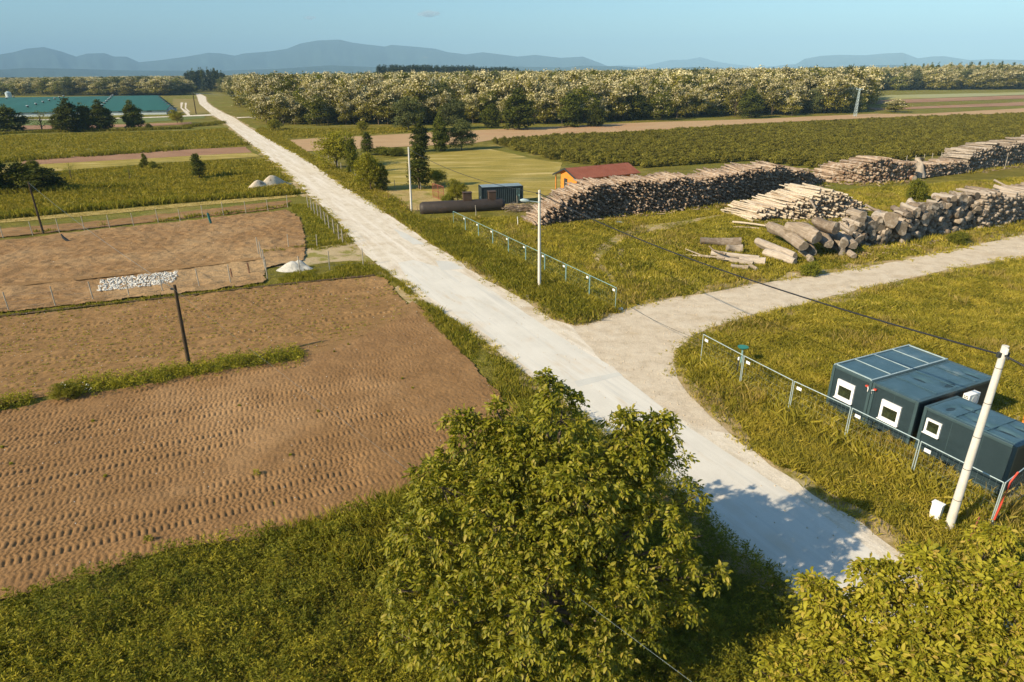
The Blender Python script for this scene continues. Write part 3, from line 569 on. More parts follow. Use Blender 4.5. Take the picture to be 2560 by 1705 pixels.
# flowers in the grass near the containers
x, y = strip([T(11, *q) for q in [(590, 345), (620, 380)]], .3, 60, 41); p1 = weeds(x, y, .6 + 0 * x, 3, .05, .05, .05, 41)
x, y = strip([T(11, *q) for q in [(1760, 840), (1900, 900)]], .9, 30, 42); p2 = weeds(x, y, .75 + 0 * x, 3, .05, .05, .05, 42)
x, y = scatter(wkB, .25, 43, BLOCK); p3 = weeds(x, y, .5 + 0 * x, 2, .05, .05, .04, 43)
stuff('yellow_flowers', join(p1, p2, p3), L_YEL, 'small yellow flowers in the grass around the office containers', 'flowers')

# creeping edges: small tufts and weeds growing over the road edges
def edge_pts(poly_px, dens, seed, wd):
    return strip(px(*poly_px), wd, dens, seed)
parts = []
for pl, sd in ((RL[8:-3], 91), (RR[8:26], 92), (RR[30:-2], 93), (SU[2:-1], 94), (SL[1:14], 95)):
    x, y = edge_pts(pl, 16, sd, .9); kk = fbm(x, y, 1.6, 3, sd) > .50; x, y = x[kk], y[kk]; parts.append(blades(x, y, .05 + .22 * fbm(x, y, 1.1, 2, sd), .03 + np.hypot(x, y) * .0005, 6, .09, sd, .9))
stuff('grass', join(*parts), L_GRS, 'short dusty tufts of grass creeping over the edges of the road and track')
x, y = scatter(wkB, 9, 96, BLOCK); kk = fbm(x, y, 3.0, 3, 61) > .60; x, y = x[kk], y[kk]; p1_ = weeds(x, y, .25 + .4 * fbm(x, y, 1.2, 2, 3), 14, .13, .05, .2, 96)
x, y = scatter(wkC, 12, 97, BLOCK); kk = fbm(x, y, 2.0, 3, 62) > .56; x, y = x[kk], y[kk]; p2_ = weeds(x, y, .3 + .5 * fbm(x, y, 1.2, 2, 3), 14, .14, .06, .22, 97)
x, y = scatter(wkA, 5, 98, BLOCK); kk = fbm(x, y, 3.4, 3, 63) > .60; x, y = x[kk], y[kk]; p3_ = weeds(x, y, .2 + .5 * fbm(x, y, 1.2, 2, 3), 12, .17, .08, .26, 98)
stuff('weeds', join(p1_, p2_, p3_), L_WEED, 'darker leafy weed patches in the grass right of the road', 'weeds')
x, y = scatter(wkB, 10, 99, BLOCK); kk = fbm(x, y, 4.0, 3, 64) > .58; x, y = x[kk], y[kk]; p1_ = blades(x, y, .45 + .35 * fbm(x, y, 1, 2, 3), .012, 4, .1, 99, .3)
x, y = scatter(wkA, 5, 100, BLOCK); kk = fbm(x, y, 5.0, 3, 65) > .58; x, y = x[kk], y[kk]; p2_ = blades(x, y, .4 + .35 * fbm(x, y, 1, 2, 3), .035, 4, .14, 100, .4)
stuff('dry_stalks', join(p1_, p2_), L_HAY, 'pale dry grass stalks standing in patches among the green grass', 'grass')
parts = []
for pl, sd in (([(-150, 458), (0, 446), (300, 430), (460, 414), (560, 402), (640, 390)], 101), ([(-150, 392), (0, 372), (330, 350), (570, 333)], 102), ([(430, 292), (470, 289), (510, 283)], 103), ([(-150, 318), (60, 305), (300, 300), (440, 295)], 104)):
    x, y = strip(px(*pl), 3.0, 3.2, sd); kk = fbm(x, y, 9, 3, sd) > .40; x, y = x[kk], y[kk]; parts.append(blades(x, y, .5 + .8 * fbm(x, y, 4, 2, sd), .22, 7, .5, sd, .6))
stuff('weeds', join(*parts), L_GRSD, 'dark lines of taller weeds between the meadow strips on the far left', 'weeds')
r = np.random.default_rng(12)
# ------------------------------------------------------------------ trees
def clump_leaves(lobes, ncl, nl, L, Wd, csz, seed, bloom=0.0, bl_low=.4, ztop=1.0, up=.4):
    """leaf quads in loose clumps spread over and through the lobes; returns V, F, mi"""
    r = np.random.default_rng(seed); C = np.array([l[:3] for l in lobes], float); Rr = np.array([l[3:6] if len(l) > 4 else (l[3],) * 3 for l in lobes], float)
    wgt = (Rr.prod(1)) ** (2 / 3); li = r.choice(len(lobes), ncl, p=wgt / wgt.sum()); d = rvec(r, ncl)
    d[:, 2] = np.where(d[:, 2] < -.75, -d[:, 2], d[:, 2]); rad = r.uniform(.55, 1.08, ncl)[:, None]
    cc = C[li] + d * Rr[li] * rad; out = d
    n = ncl * nl; c = np.repeat(cc, nl, 0) + r.normal(0, 1, (n, 3)) * csz * np.array([1, 1, .65]); o = np.repeat(out, nl, 0)
    dd = rvec(r, n) + o * .7 + [0, 0, -.15]; nn = rvec(r, n) * .8 + o * .6 + [0, 0, up]
    sc = r.uniform(.6, 1.35, n)
    V, F = leaves(c, dd, nn, L * sc, Wd * sc); mi = np.zeros(n, int)
    if bloom:
        pz = np.where(r.uniform(0, 1, ncl) < np.clip((cc[:, 2] / ztop - bl_low) * 2.4, .04, 1) * bloom * 1.25, .82, .06)
        mi = (r.uniform(0, 1, n) < np.repeat(pz, nl)).astype(int)
    return V, F, mi
def trunk_mb(h0, r0, lobes, seed, n=7):
    r = random.Random(seed); mb = MB(); top = max(l[2] for l in lobes)
    mb.tube([(0, 0, -.2), (r.uniform(-.02, .02) * top, 0, h0), (0, r.uniform(-.03, .03) * top, top * .8)], [r0, r0 * .75, r0 * .25], n)
    for l in lobes:
        z = min(max(h0, l[2] * .55), l[2]); mb.tube([(0, 0, z * .8), (l[0] * .5, l[1] * .5, (z + l[2]) / 2), (l[0], l[1], l[2])], [r0 * .4, r0 * .25, r0 * .08], 5)
    return mb
def lobes_round(h, w, base, n, seed, flat=1.0):
    r = random.Random(seed); L = [(0, 0, (h + base) / 2, w * .32, w * .32, (h - base) * .42)]
    for k in range(n):
        a = 2 * math.pi * k / n * 1.7 + r.uniform(-.3, .3); t = (k + .5) / n; z = base + (h - base) * (.12 + .70 * t)
        q = w / 2 * (1 - .75 * abs(t - .35) ** 1.4) * .62; rr = w * r.uniform(.21, .30)
        L.append((math.cos(a) * q, math.sin(a) * q, z, rr, rr, rr * .85 * flat))
    L.append((r.uniform(-.1, .1) * w, 0, h - w * .16, w * .17, w * .17, w * .17)); return L
def lobes_egg(h, w, seed):
    r = random.Random(seed); L = []
    for t, q in ((.14, .34), (.32, .44), (.5, .42), (.68, .33), (.84, .20), (.94, .10)):
        L.append((r.uniform(-.04, .04) * w, r.uniform(-.04, .04) * w, h * t, q * w * .8, q * w * .8, h * .14))
        if q > .15:
            for k in range(3): a = r.uniform(0, 6.3); L.append((math.cos(a) * q * w * .62, math.sin(a) * q * w * .62, h * (t + r.uniform(-.06, .06)), q * w * .42, q * w * .42, h * .09))
    return L
PROTO = {}
def proto(kind, var, h, w, base, n, ncl, nl, L, Wd, csz, mats, bloom=0.0, lobes=None, tr=None):
    seed = hash_(kind) + var; lb = lobes or lobes_round(h, w, base, n, seed)
    V, F, mi = clump_leaves(lb, ncl, nl, L, Wd, csz, seed, bloom, ztop=h)
    cm = big('crown', V, F, mats, mi); tb = trunk_mb(base, tr or h * .014 + .05, lb, seed)
    to = tb.build('trunk', M_BARK); tm = to.data; bpy.data.objects.remove(to); PROTO.setdefault(kind, []).append((tm, cm, h, w))
def hash_(s): return sum((i + 3) * ord(c) for i, c in enumerate(s)) % 9973
for v in range(5): proto('robinia', v, 15, 9.5 + v * .4, .8, 11, 160, 26, .66, .42, .68, [L_ROB, L_BLO], .62)
for v in range(2): proto('plain_robinia', v, 14, 9, .6, 10, 155, 26, .66, .42, .7, [L_MID, L_BLO], .12)
for v in range(2): proto('dark', v, 11, 9, .3, 12, 300, 24, .52, .34, .42, [L_DRK], lobes=lobes_egg(11, 9, 70 + v))
for v in range(2): proto('round_dark', v, 9, 8, .1, 11, 300, 24, .44, .30, .38, [L_DRK], lobes=lobes_egg(9, 8, 80 + v))
for v in range(2): proto('willow', v, 12, 9, .4, 11, 290, 24, .58, .26, .5, [L_GRY])
for v in range(2): proto('light', v, 5, 5.5, .9, 10, 320, 24, .25, .15, .26, [L_LGT])
for v in range(2): proto('mid', v, 5, 4, .4, 10, 300, 24, .24, .14, .22, [L_MID], lobes=lobes_egg(5, 4, 90 + v))
for v in range(2): proto('bush', v, 3, 4.5, .0, 9, 300, 22, .25, .15, .26, [L_MID])
proto('column', 0, 7, 2.6, .5, 3, 260, 22, .26, .13, .20, [L_DRK], lobes=[(0, 0, 1.6, 1.0, 1.0, 1.1), (.2, 0, 3.2, 1.05, 1.05, 1.5), (-.2, .1, 4.6, .8, .8, 1.4), (0, 0, 6, .4, .4, 1.0)])
proto('sparse', 0, 6, 3.5, .5, 5, 50, 16, .22, .10, .28, [L_MID])
for v in range(2): proto('conifer', v, 20, 7, 2, 3, 150, 14, .9, .35, .55, [L_CON], lobes=[(0, 0, 5, 3.3, 3.3, 2.2), (0, 0, 9, 2.7, 2.7, 2.5), (.2, 0, 13, 2.0, 2.0, 2.6), (0, 0, 16.5, 1.2, 1.2, 2.4), (0, 0, 19, .5, .5, 1.2)])
def tree(name, kind, var, loc, h, w, rz, label, group=None, cat='tree'):
    tm, cm, H_, W_ = PROTO[kind][var % len(PROTO[kind])]; e = empty(name, loc, rz, label, cat, group); e.scale = (w / W_, w / W_, h / H_)
    link('trunk', tm, e); link('crown', cm, e); return e
def tree_px(name, kind, var, x, yb, yt, wpx, label, group=None, rz=None, cat='tree'):
    p = D(x, yb); h = height_at(x, yb, yt); dd = math.hypot(p[0], p[1]); w = wpx * K / FPX * math.hypot(dd, CAM_H)
    return tree(name, kind, var, (p[0], p[1], 0), h, w, x * .37 if rz is None else rz, label, group, cat)
TR = [
 ('shade_tree', 'dark', 0, 20, 303, 246, 80, 'large dark tree at the left edge in front of the barns'),
 ('shade_tree', 'dark', 1, 165, 303, 233, 62, 'tallest dark tree of the clump in front of the green roofed barns'),
 ('shade_tree', 'dark', 0, 203, 301, 243, 50, 'middle dark tree of the clump in front of the barns'),
 ('shade_tree', 'dark', 1, 238, 300, 236, 54, 'dark pointed tree at the right end of the clump before the barns'),
 ('shade_tree', 'dark', 0, 137, 301, 262, 36, 'low dark tree at the left end of the clump before the barns'),
 ('young_tree', 'sparse', 0, 98, 300, 252, 44, 'thin sparse tree with bare branches in front of the white barn wall'),
 ('shade_tree', 'dark', 1, 311, 296, 236, 46, 'single dark egg-shaped tree standing before the barn end'),
 ('young_tree', 'light', 0, 408, 284, 256, 26, 'small light green tree beside the white farm lane near the road'),
 ('shade_tree', 'dark', 0, -8, 442, 335, 62, 'dark tree cut by the left edge above the wooden poles'),
 ('shade_tree', 'mid', 0, 55, 438, 376, 76, 'broad mid green tree left of the leaning wooden pole'),
 ('bush', 'round_dark', 0, 108, 438, 386, 92, 'wide dark bush right of the leaning wooden pole'),
 ('young_tree', 'mid', 1, 80, 405, 366, 34, 'small tree poking up behind the wide dark bush'),
 ('young_tree', 'sparse', 0, 165, 414, 374, 26, 'thin young tree right of the wide dark bush in the meadow'),
 ('young_tree', 'sparse', 0, 300, 414, 376, 22, 'thin young tree in the middle of the far left meadow'),
 ('young_tree', 'mid', 0, 335, 383, 353, 16, 'slender young tree beside the far narrow brown field'),
 ('young_tree', 'mid', 1, 353, 388, 370, 18, 'low young tree right of the slender one in the meadow'),
 ('young_tree', 'mid', 0, 325, 388, 373, 10, 'tiny young tree left of the slender one in the meadow'),
 ('columnar_tree', 'column', 0, 459, 410, 353, 30, 'dark upright columnar tree alone in the meadow left of the road'),
 ('bush', 'bush', 0, 344, 296, 285, 14, 'small bush right of the single egg-shaped tree'),
 ('garden_tree', 'light', 1, 775, 384, 308, 84, 'wide light green garden tree behind the row of stakes by the road'),
 ('garden_tree', 'mid', 1, 812, 398, 312, 34, 'darker narrow tree against the right side of the wide light green garden tree'),
 ('columnar_tree', 'column', 0, 845, 356, 303, 30, 'dark columnar tree standing alone by the brown field right of the road'),
 ('garden_tree', 'light', 0, 853, 438, 360, 70, 'light green garden tree nearest the road, in front of the mown meadow'),
 ('garden_tree', 'mid', 0, 880, 438, 378, 38, 'dark green tree against the right side of the garden tree nearest the road'),
 ('garden_tree', 'dark', 1, 966, 348, 278, 50, 'tall dark tree at the far left corner of the mown meadow'),
 ('columnar_tree', 'column', 0, 964, 434, 334, 56, 'tall dark green tree right beside the middle-distance concrete pole'),
 ('garden_tree', 'dark', 0, 1013, 348, 267, 48, 'dark tree between the two others at the far edge of the mown meadow'),
 ('garden_tree', 'willow', 0, 1062, 344, 276, 62, 'grey-green spreading tree at the right of the three by the mown meadow'),
 ('garden_tree', 'light', 1, 1000, 426, 392, 54, 'low yellow-green tree behind the red mesh gate'),
 ('vine_bush', 'light', 0, 1052, 468, 418, 46, 'climbing bush with pale leaves between the red gate and the dark container'),
 ('bush', 'bush', 1, 1030, 470, 448, 30, 'low grey-green bush at the foot of the red mesh gate'),
 ('bush', 'bush', 0, 880, 356, 340, 44, 'low shrub at the left of the hedge row behind the mown meadow'),
 ('bush', 'bush', 1, 912, 358, 341, 40, 'low shrub in the middle of the hedge row behind the mown meadow'),
 ('willow_tree', 'willow', 0, 939, 300, 224, 66, 'grey-green willow standing before the left part of the wood'),
 ('willow_tree', 'willow', 1, 1043, 296, 228, 62, 'grey-green willow before the wood, right of the other willow'),
 ('woodland_tree', 'dark', 1, 1193, 298, 212, 92, 'big dark green tree bulging out in front of the blossoming wood'),
 ('woodland_tree', 'round_dark', 0, 1130, 294, 240, 54, 'round dark tree left of the big dark green tree before the wood'),
 ('woodland_tree', 'dark', 0, 1313, 292, 215, 66, 'dark tree in front of the middle of the wood above the brown strip'),
 ('woodland_tree', 'round_dark', 1, 1368, 291, 236, 50, 'low dark round tree at the brown strip in the middle of the wood edge'),
 ('woodland_tree', 'dark', 1, 1458, 276, 203, 64, 'dark green tree at the wood edge right of the middle'),
 ('woodland_tree', 'plain_robinia', 0, 1520, 276, 215, 50, 'leafy green tree with few flowers at the wood edge'),
 ('woodland_tree', 'dark', 0, 1724, 271, 203, 58, 'dark green tree in the right third of the wood edge'),
 ('woodland_tree', 'round_dark', 0, 1873, 260, 221, 40, 'neat dark round bush-like tree near the pale power pole'),
 ('woodland_tree', 'round_dark', 1, 1930, 260, 225, 40, 'dark round tree just left of the pale power pole'),
 ('blossom_tree', 'robinia', 1, 1820, 266, 221, 36, 'small pale blossoming tree in front of the wood near its right end'),
 ('blossom_tree', 'robinia', 2, 2058, 258, 228, 44, 'pale bush-like tree alone between the fields on the right'),
 ('blossom_tree', 'robinia', 3, 552, 246, 221, 28, 'small whitish blossoming tree right of the road at the wood corner'),
 ('bush', 'light', 0, 633, 300, 276, 32, 'yellow-green bush at the foot of the wood by the road'),
 ('bush', 'light', 1, 835, 300, 280, 26, 'pale shrub in the grass before the wood'),
 ('bush', 'bush', 1, 2105, 462, 418, 36, 'green bush growing between the two rows of log piles'),
 ('bush', 'bush', 0, 1860, 632, 606, 44, 'green bush at the foot of the big grey trunks by the track'),
 ('bush', 'bush', 1, 2200, 560, 536, 40, 'green bush at the foot of the log pile beside the track'),
]
for t_ in TR: tree_px(*t_)
# white-flowered shrub in the weed strip
p = D(156, 915); e = tree('flowering_shrub', 'light', 0, (p[0], p[1], 0), .85, 1.7, 0, 'small white-flowered shrub in the weed strip between the brown fields', cat='shrub')
q = weeds(np.array([p[0]] * 6) + rng.normal(0, .35, 6), np.array([p[1]] * 6) + rng.normal(0, .3, 6), np.full(6, .95), 22, .07, .06, .3, 5)
fl = tag(link('flowers', big('flowers', q[0] - [p[0], p[1], 0], q[1], L_WHF), e), kind='stuff'); fl.scale = (1 / e.scale[0], 1 / e.scale[1], 1 / e.scale[2])

# the wood: single trees near its edge, then one mass
EX = [-400, 0, 300, 392, 440, 462, 475, 500, 530, 560, 580, 600, 700, 830, 930, 1080, 1200, 1380, 1460, 1700, 1985, 1992, 2600]
EY = [222, 221, 221, 221, 217, 205, 205, 211, 222, 236, 256, 284, 291, 288, 290, 287, 289, 284, 275, 269, 259, 210, 204]
def forest_pts(y0, y1, sp, seed):
    r = np.random.default_rng(seed); P = []
    y = y0
    while y < y1:
        for x in np.arange(-1.05 * y - 60, 1.05 * y + 60, sp):
            P.append((x + r.normal(0, sp * .24), y + r.normal(0, sp * .24)))
        y += sp
    P = np.array(P); keep = []
    for i, (x, y) in enumerate(P):
        a, b = projd((x, y, 0)); e = np.interp(a, EX, EY)
        if b < e - 1 and -120 < a < 2480 and not (1575 < a < 1700 and y > 500 and y < 1000): keep.append(i)
    return P[keep]
P1 = forest_pts(215, 420, 6.3, 1); front = []
d0 = np.array([np.interp(projd((x, y, 0))[0], EX, EY) - projd((x, y, 0))[1] for x, y in P1])
order = np.argsort(np.array([math.hypot(x, y) for x, y in P1]) + d0 * 2.0)
ind = order[:252]; rest = P1[order[252:]]
rr2 = random.Random(5)
for k, i in enumerate(ind):
    x, y = P1[i]; kd = 'robinia' if rr2.random() < .80 else ('plain_robinia' if rr2.random() < .7 else 'willow')
    h = rr2.uniform(10.8, 17.2); edge = d0[i] < 5
    if edge: h *= rr2.uniform(.55, .95)
    lab = {'robinia': 'blossoming creamy white tree in the wood behind the plantation', 'plain_robinia': 'green leafy tree among the blossoming trees of the wood', 'willow': 'grey-green tree among the blossoming trees of the wood'}[kd]
    tree({'robinia': 'blossom_tree'}.get(kd, 'woodland_tree'), kd, rr2.randrange(5), (x, y, 0), h, h * rr2.uniform(.58, .88), rr2.uniform(0, 6.3), lab, {'robinia': 'blossoming trees of the wood', 'plain_robinia': 'green trees of the wood', 'willow': 'grey-green trees of the wood'}[kd])
def gn_scatter(name, P, hs, ws, kinds, label, cat, seed=0):
    """points carry a scale and a kind; geometry nodes put tree or bush meshes on them (far mass only)"""
    protos = []
    for kd in kinds:
        for (tm, cm, H_, W_) in PROTO[kd]:
            o = bpy.data.objects.new('mass_' + kd, cm); protos.append((o, H_, W_))
    col = bpy.data.collections.new('mass_' + name); [col.objects.link(o) for o, _, _ in protos]
    r = np.random.default_rng(seed); n = len(P); ki = r.integers(0, len(protos), n)
    names = sorted(range(len(protos)), key=lambda i: protos[i][0].name)
    V = np.c_[P, np.zeros(n)]; me = bpy.data.meshes.new(name); me.vertices.add(n); me.vertices.foreach_set('co', V.astype(np.float32).ravel())
    a = me.attributes.new('sc', 'FLOAT_VECTOR', 'POINT'); idx = me.attributes.new('ki', 'INT', 'POINT'); ro = me.attributes.new('ro', 'FLOAT', 'POINT')
    S = np.empty((n, 3))
    for j in range(n):
        _, H_, W_ = protos[names[ki[j]]]; S[j] = (ws[j] / W_, ws[j] / W_, hs[j] / H_)
    a = me.attributes['sc']; idx = me.attributes['ki']; ro = me.attributes['ro']; a.data.foreach_set('vector', S.astype(np.float32).ravel()); idx.data.foreach_set('value', ki.astype(np.int32)); ro.data.foreach_set('value', r.uniform(0, 6.3, n).astype(np.float32))
    o = link(name, me); g = bpy.data.node_groups.new('scatter_' + name, 'GeometryNodeTree')
    g.interface.new_socket('Geometry', in_out='INPUT', socket_type='NodeSocketGeometry'); g.interface.new_socket('Geometry', in_out='OUTPUT', socket_type='NodeSocketGeometry')
    N = g.nodes; gi = N.new('NodeGroupInput'); go = N.new('NodeGroupOutput'); ip = N.new('GeometryNodeInstanceOnPoints'); ci = N.new('GeometryNodeCollectionInfo')
    ci.inputs['Collection'].default_value = col; ci.inputs['Separate Children'].default_value = True; ci.inputs['Reset Children'].default_value = True
    def attr(nm, ty): q = N.new('GeometryNodeInputNamedAttribute'); q.data_type = ty; q.inputs[0].default_value = nm; return q.outputs[0]
    cx = N.new('ShaderNodeCombineXYZ'); g.links.new(attr('ro', 'FLOAT'), cx.inputs[2])
    g.links.new(gi.outputs[0], ip.inputs['Points']); g.links.new(ci.outputs[0], ip.inputs['Instance']); ip.inputs['Pick Instance'].default_value = True
    g.links.new(attr('ki', 'INT'), ip.inputs['Instance Index']); g.links.new(cx.outputs[0], ip.inputs['Rotation']); g.links.new(attr('sc', 'FLOAT_VECTOR'), ip.inputs['Scale'])
    g.links.new(ip.outputs[0], go.inputs[0]); m = o.modifiers.new('scatter', 'NODES'); m.node_group = g
    return tag(o, label, cat, kind='stuff')
far = np.r_[rest, forest_pts(420, 720, 10, 2), forest_pts(720, 1500, 17, 3), forest_pts(1500, 3200, 42, 4)]
r_ = np.random.default_rng(8); hh = r_.uniform(11.5, 18.2, len(far)); dist = np.hypot(far[:, 0], far[:, 1]); ww = hh * r_.uniform(.6, .8, len(far)) * np.where(dist > 1500, 2.6, np.where(dist > 720, 1.5, 1.1))
hh = np.where(far[:, 0] < -250, np.minimum(hh * .93, 17.0), hh)
gn_scatter('forest', far, hh, ww, ['robinia', 'robinia', 'plain_robinia', 'willow'], 'wide mass of blossoming and green woodland reaching to the horizon', 'forest', 2)
# pine groves standing above the far wood
def pines(name, x0, x1, yt, dpt, n, label, seed, kinds=('conifer',)):
    r = np.random.default_rng(seed); P = []; h = []
    for _ in range(n):
        x = r.uniform(x0, x1); z = dpt * r.uniform(.95, 1.1); lo = D(x, 178)[0] / D(x, 178)[1] * z
        dd_ = z; t = (yt(x) + r.uniform(-1.2, 2.5)); v = ray(x * K, t * K); P.append((lo, z)); h.append(max(9, CAM_H + v[2] / v[1] * z))
    h = np.array(h); return gn_scatter(name, np.array(P), h, h * r.uniform(.36, .52, n), kinds, label, 'forest', seed)
pines('pine_grove', 870, 995, lambda x: 151, 900, 150, 'dark pine grove rising above the middle of the wood', 21)
pines('pine_grove', 1000, 1190, lambda x: 152 + 3 * (x > 1090), 1000, 200, 'long low dark pine grove right of the first one', 22)
pines('pine_grove', 422, 515, lambda x: 166 - 5 * (x > 440) * (x < 500), 800, 34, 'dark clump of trees on the skyline above the far end of the road', 23, ('conifer', 'dark'))
pines('pine_grove', 1700, 1925, lambda x: 158 - 4 * (x > 1840), 1100, 80, 'dark row of pines on the skyline above the right part of the wood', 24)
pines('tree_belt', 1690, 2480, lambda x: 160 - 12 * min(max((x - 1950) / 200, 0), 1) , 640, 230, 'belt of taller mixed trees along the right skyline', 25, ('robinia', 'plain_robinia', 'dark'))
# plantation of low bushes, rows running left to right
PL = np.array([q[:2] for q in px((1138, 327), (1300, 317), (1500, 307), (1730, 293), (2000, 279), (2354, 266), (2700, 250), (2700, 330), (2354, 318), (2180, 356), (2060, 372), (1900, 396), (1870, 388), (1720, 372), (1500, 386), (1380, 382), (1300, 374), (1250, 364), (1190, 348), (1160, 336), (1125, 328))])
_a, _b = D(1300, 312), D(2354, 264); PA = math.atan2(_b[1] - _a[1], _b[0] - _a[0]); cs, sn = math.cos(PA), math.sin(PA)
U = PL[:, 0] * cs + PL[:, 1] * sn; Vv = -PL[:, 0] * sn + PL[:, 1] * cs; Pp = []; r_ = np.random.default_rng(4)
for vv in np.arange(Vv.min(), Vv.max(), 3.2):
    for uu in np.arange(U.min(), U.max(), 1.35): Pp.append((uu + r_.normal(0, .2), vv + r_.normal(0, .15)))
Pp = np.array(Pp); X = Pp[:, 0] * cs - Pp[:, 1] * sn; Y = Pp[:, 0] * sn + Pp[:, 1] * cs; ok = inpoly(X, Y, PL) & (r_.uniform(0, 1, len(X)) > .04); X, Y = X[ok], Y[ok]
for v in range(3): proto('plantation', v, 1.7, 1.9, .05, 6, 60, 14, .30, .17, .2, [L_SHRB])
o_ = np.argsort(np.hypot(X, Y)); nI = 296
for k in o_[:nI]:
    h = r_.uniform(1.15, 1.65); tree('plantation_bush', 'plantation', int(r_.integers(0, 3)), (X[k], Y[k], 0), h, h * r_.uniform(1.0, 1.3), r_.uniform(0, 6), 'low dark green bush in the nearest rows of the plantation', 'bushes of the plantation', 'bush')
k = o_[nI:]; hs = r_.uniform(1.1, 1.6, len(k)); gn_scatter('bush_rows', np.c_[X[k], Y[k]], hs, hs * 1.2, ['plantation'], 'rows of low dark green plantation bushes beyond the nearest rows', 'bushes', 9)

# ---- walnut trees in the foreground: compound leaves with drooping leaflets
def on_y(xd, yd, Y): v = ray(xd * K, yd * K); t = Y / v[1]; return (v[0] * t, Y, CAM_H + v[2] * t)
def walnut(lobes, ntip, seed, Ls=.125):
    r = np.random.default_rng(seed); C = np.array([l[:3] for l in lobes]); Rr = np.array([l[3] for l in lobes]); w = Rr ** 1.85; li = r.choice(len(lobes), ntip, p=w / w.sum())
    d = rvec(r, ntip); d[:, 2] = np.where(d[:, 2] < -.5, -d[:, 2], d[:, 2]); tip = C[li] + d * (Rr[li] * r.uniform(.5, 1.05, ntip))[:, None]
    nc = 6; N = ntip * nc; base = np.repeat(tip, nc, 0); ax = rvec(r, N) * .9 + np.repeat(d, nc, 0) * .75 + [0, 0, .05]; ax /= np.linalg.norm(ax, axis=1, keepdims=True)
    rl_ = r.uniform(.20, .36, N); side = np.cross(ax, [0, 0, 1.0]); side /= np.linalg.norm(side, axis=1, keepdims=True) + 1e-6; upv = np.cross(side, ax)
    Vs = []; Fs = []; b = 0
    for t, sg in ((.3, 1), (.3, -1), (.55, 1), (.55, -1), (.8, 1), (.8, -1), (1.02, 0)):
        droop = (t ** 2)[..., None] if isinstance(t, np.ndarray) else t * t
        p = base + ax * (rl_ * t)[:, None] + np.array([0, 0, -1.0]) * (rl_ * droop * .35)[:, None]
        dd = side * sg * .9 + ax * (.55 if sg else 1) + np.array([0, 0, -.55]) + r.normal(0, .22, (N, 3)); dd /= np.linalg.norm(dd, axis=1, keepdims=True)
        nn = upv + r.normal(0, .35, (N, 3)); s = np.cross(dd, nn); s /= np.linalg.norm(s, axis=1, keepdims=True); nn = np.cross(s, dd)
        L = (Ls * (.7 + .5 * t) * r.uniform(.6, 1.35, N))[:, None]; Wd = L * r.uniform(.18, .25, N)[:, None]; cup = nn * L * .10
        q = np.stack([p, p + dd * L * .33 + s * Wd + cup, p + dd * L * .70 + s * Wd * .85 + cup, p + dd * L - nn * L * .12, p + dd * L * .70 - s * Wd * .85 + cup, p + dd * L * .33 - s * Wd + cup, p + dd * L * .33, p + dd * L * .7], 1)
        Vs.append(q.reshape(-1, 3)); o = b + np.arange(N)[:, None] * 8
        Fs.append(np.concatenate([o + [[0, 1, 6, 0]], o + [[1, 2, 7, 6]], o + [[2, 3, 7, 2]], o + [[0, 6, 5, 0]], o + [[6, 7, 4, 5]], o + [[7, 3, 4, 7]]])); b += N * 8
    V = np.concatenate(Vs); F = np.concatenate(Fs)
    quad = F[:, 0] != F[:, 3]; return V, np.concatenate([F[quad][:, [0, 1, 2]], F[quad][:, [0, 2, 3]], F[~quad][:, :3]]), tip
def make_walnut(name, base, lobes, ntip, seed, mat, label, r0, Ls=.125, cat='tree'):
    e = empty(name, base, 0, label, cat); V, F, tip = walnut([(l[0] - base[0], l[1] - base[1], l[2], l[3]) for l in lobes], ntip, seed, Ls)
    link('crown', big('crown', V, F, mat), e); mb = MB(); top = max(l[2] for l in lobes); rr = random.Random(seed)
    mb.tube([(0, 0, -.2), (.05, .05, 1.2), (0, 0, top * .45), (.1, .1, top * .75)], [r0, r0 * .8, r0 * .6, r0 * .25], 10)
    for l in lobes:
        c = Vector((l[0] - base[0], l[1] - base[1], l[2])); s = Vector((0, 0, max(.8, min(l[2] * .6, top * .6)))); m_ = (s + c) / 2 + Vector((rr.uniform(-.3, .3), rr.uniform(-.3, .3), -.2)) * l[3]
        mb.tube([s, m_, c, c + (c - m_).normalized() * l[3] * .7], [r0 * .35, r0 * .22, r0 * .12, .012], 6)
    for t in tip[::9]:
        l = min(lobes, key=lambda q: (q[0] - base[0] - t[0]) ** 2 + (q[1] - base[1] - t[1]) ** 2 + (q[2] - t[2]) ** 2); c = Vector((l[0] - base[0], l[1] - base[1], l[2]))
        mb.tube([c, (c + Vector(t)) / 2 + Vector((0, 0, .05)), Vector(t)], [.022, .015, .006], 4)
    mb.build('trunk', M_BARK, e); return e
WL = [(1262, 872, 16.8, .22), (1272, 905, 16.8, .38), (1290, 965, 16.7, .75), (1055, 958, 17.2, .30), (1075, 1000, 17, .6), (1145, 950, 17.2, .34), (1150, 1010, 17, .7), (1200, 1060, 16.6, 1.1), (1430, 985, 17, .55), (1490, 975, 17, .42), (1530, 985, 17, .40), (1460, 1050, 16.6, .95), (1530, 1075, 16.6, .75), (1585, 1150, 16.3, .5),
      (1015, 1120, 16.2, .95), (975, 1230, 15.7, 1.0), (1140, 1210, 15.4, 1.5), (1330, 1140, 15.6, 1.6), (1480, 1200, 15.6, 1.25), (1570, 1290, 15.3, .6), (1550, 1390, 14.6, .55), (950, 1360, 14.8, .95), (1050, 1400, 14.2, 1.2), (1240, 1370, 14.2, 1.6), (1420, 1370, 14.5, 1.15), (940, 1470, 13.9, .75), (1050, 1520, 13.4, .85), (1200, 1540, 13.2, 1.0), (1370, 1500, 13.4, .9), (1470, 1450, 14.0, .5), (1600, 1235, 15.6, .3), (1640, 1320, 15.1, .28)]
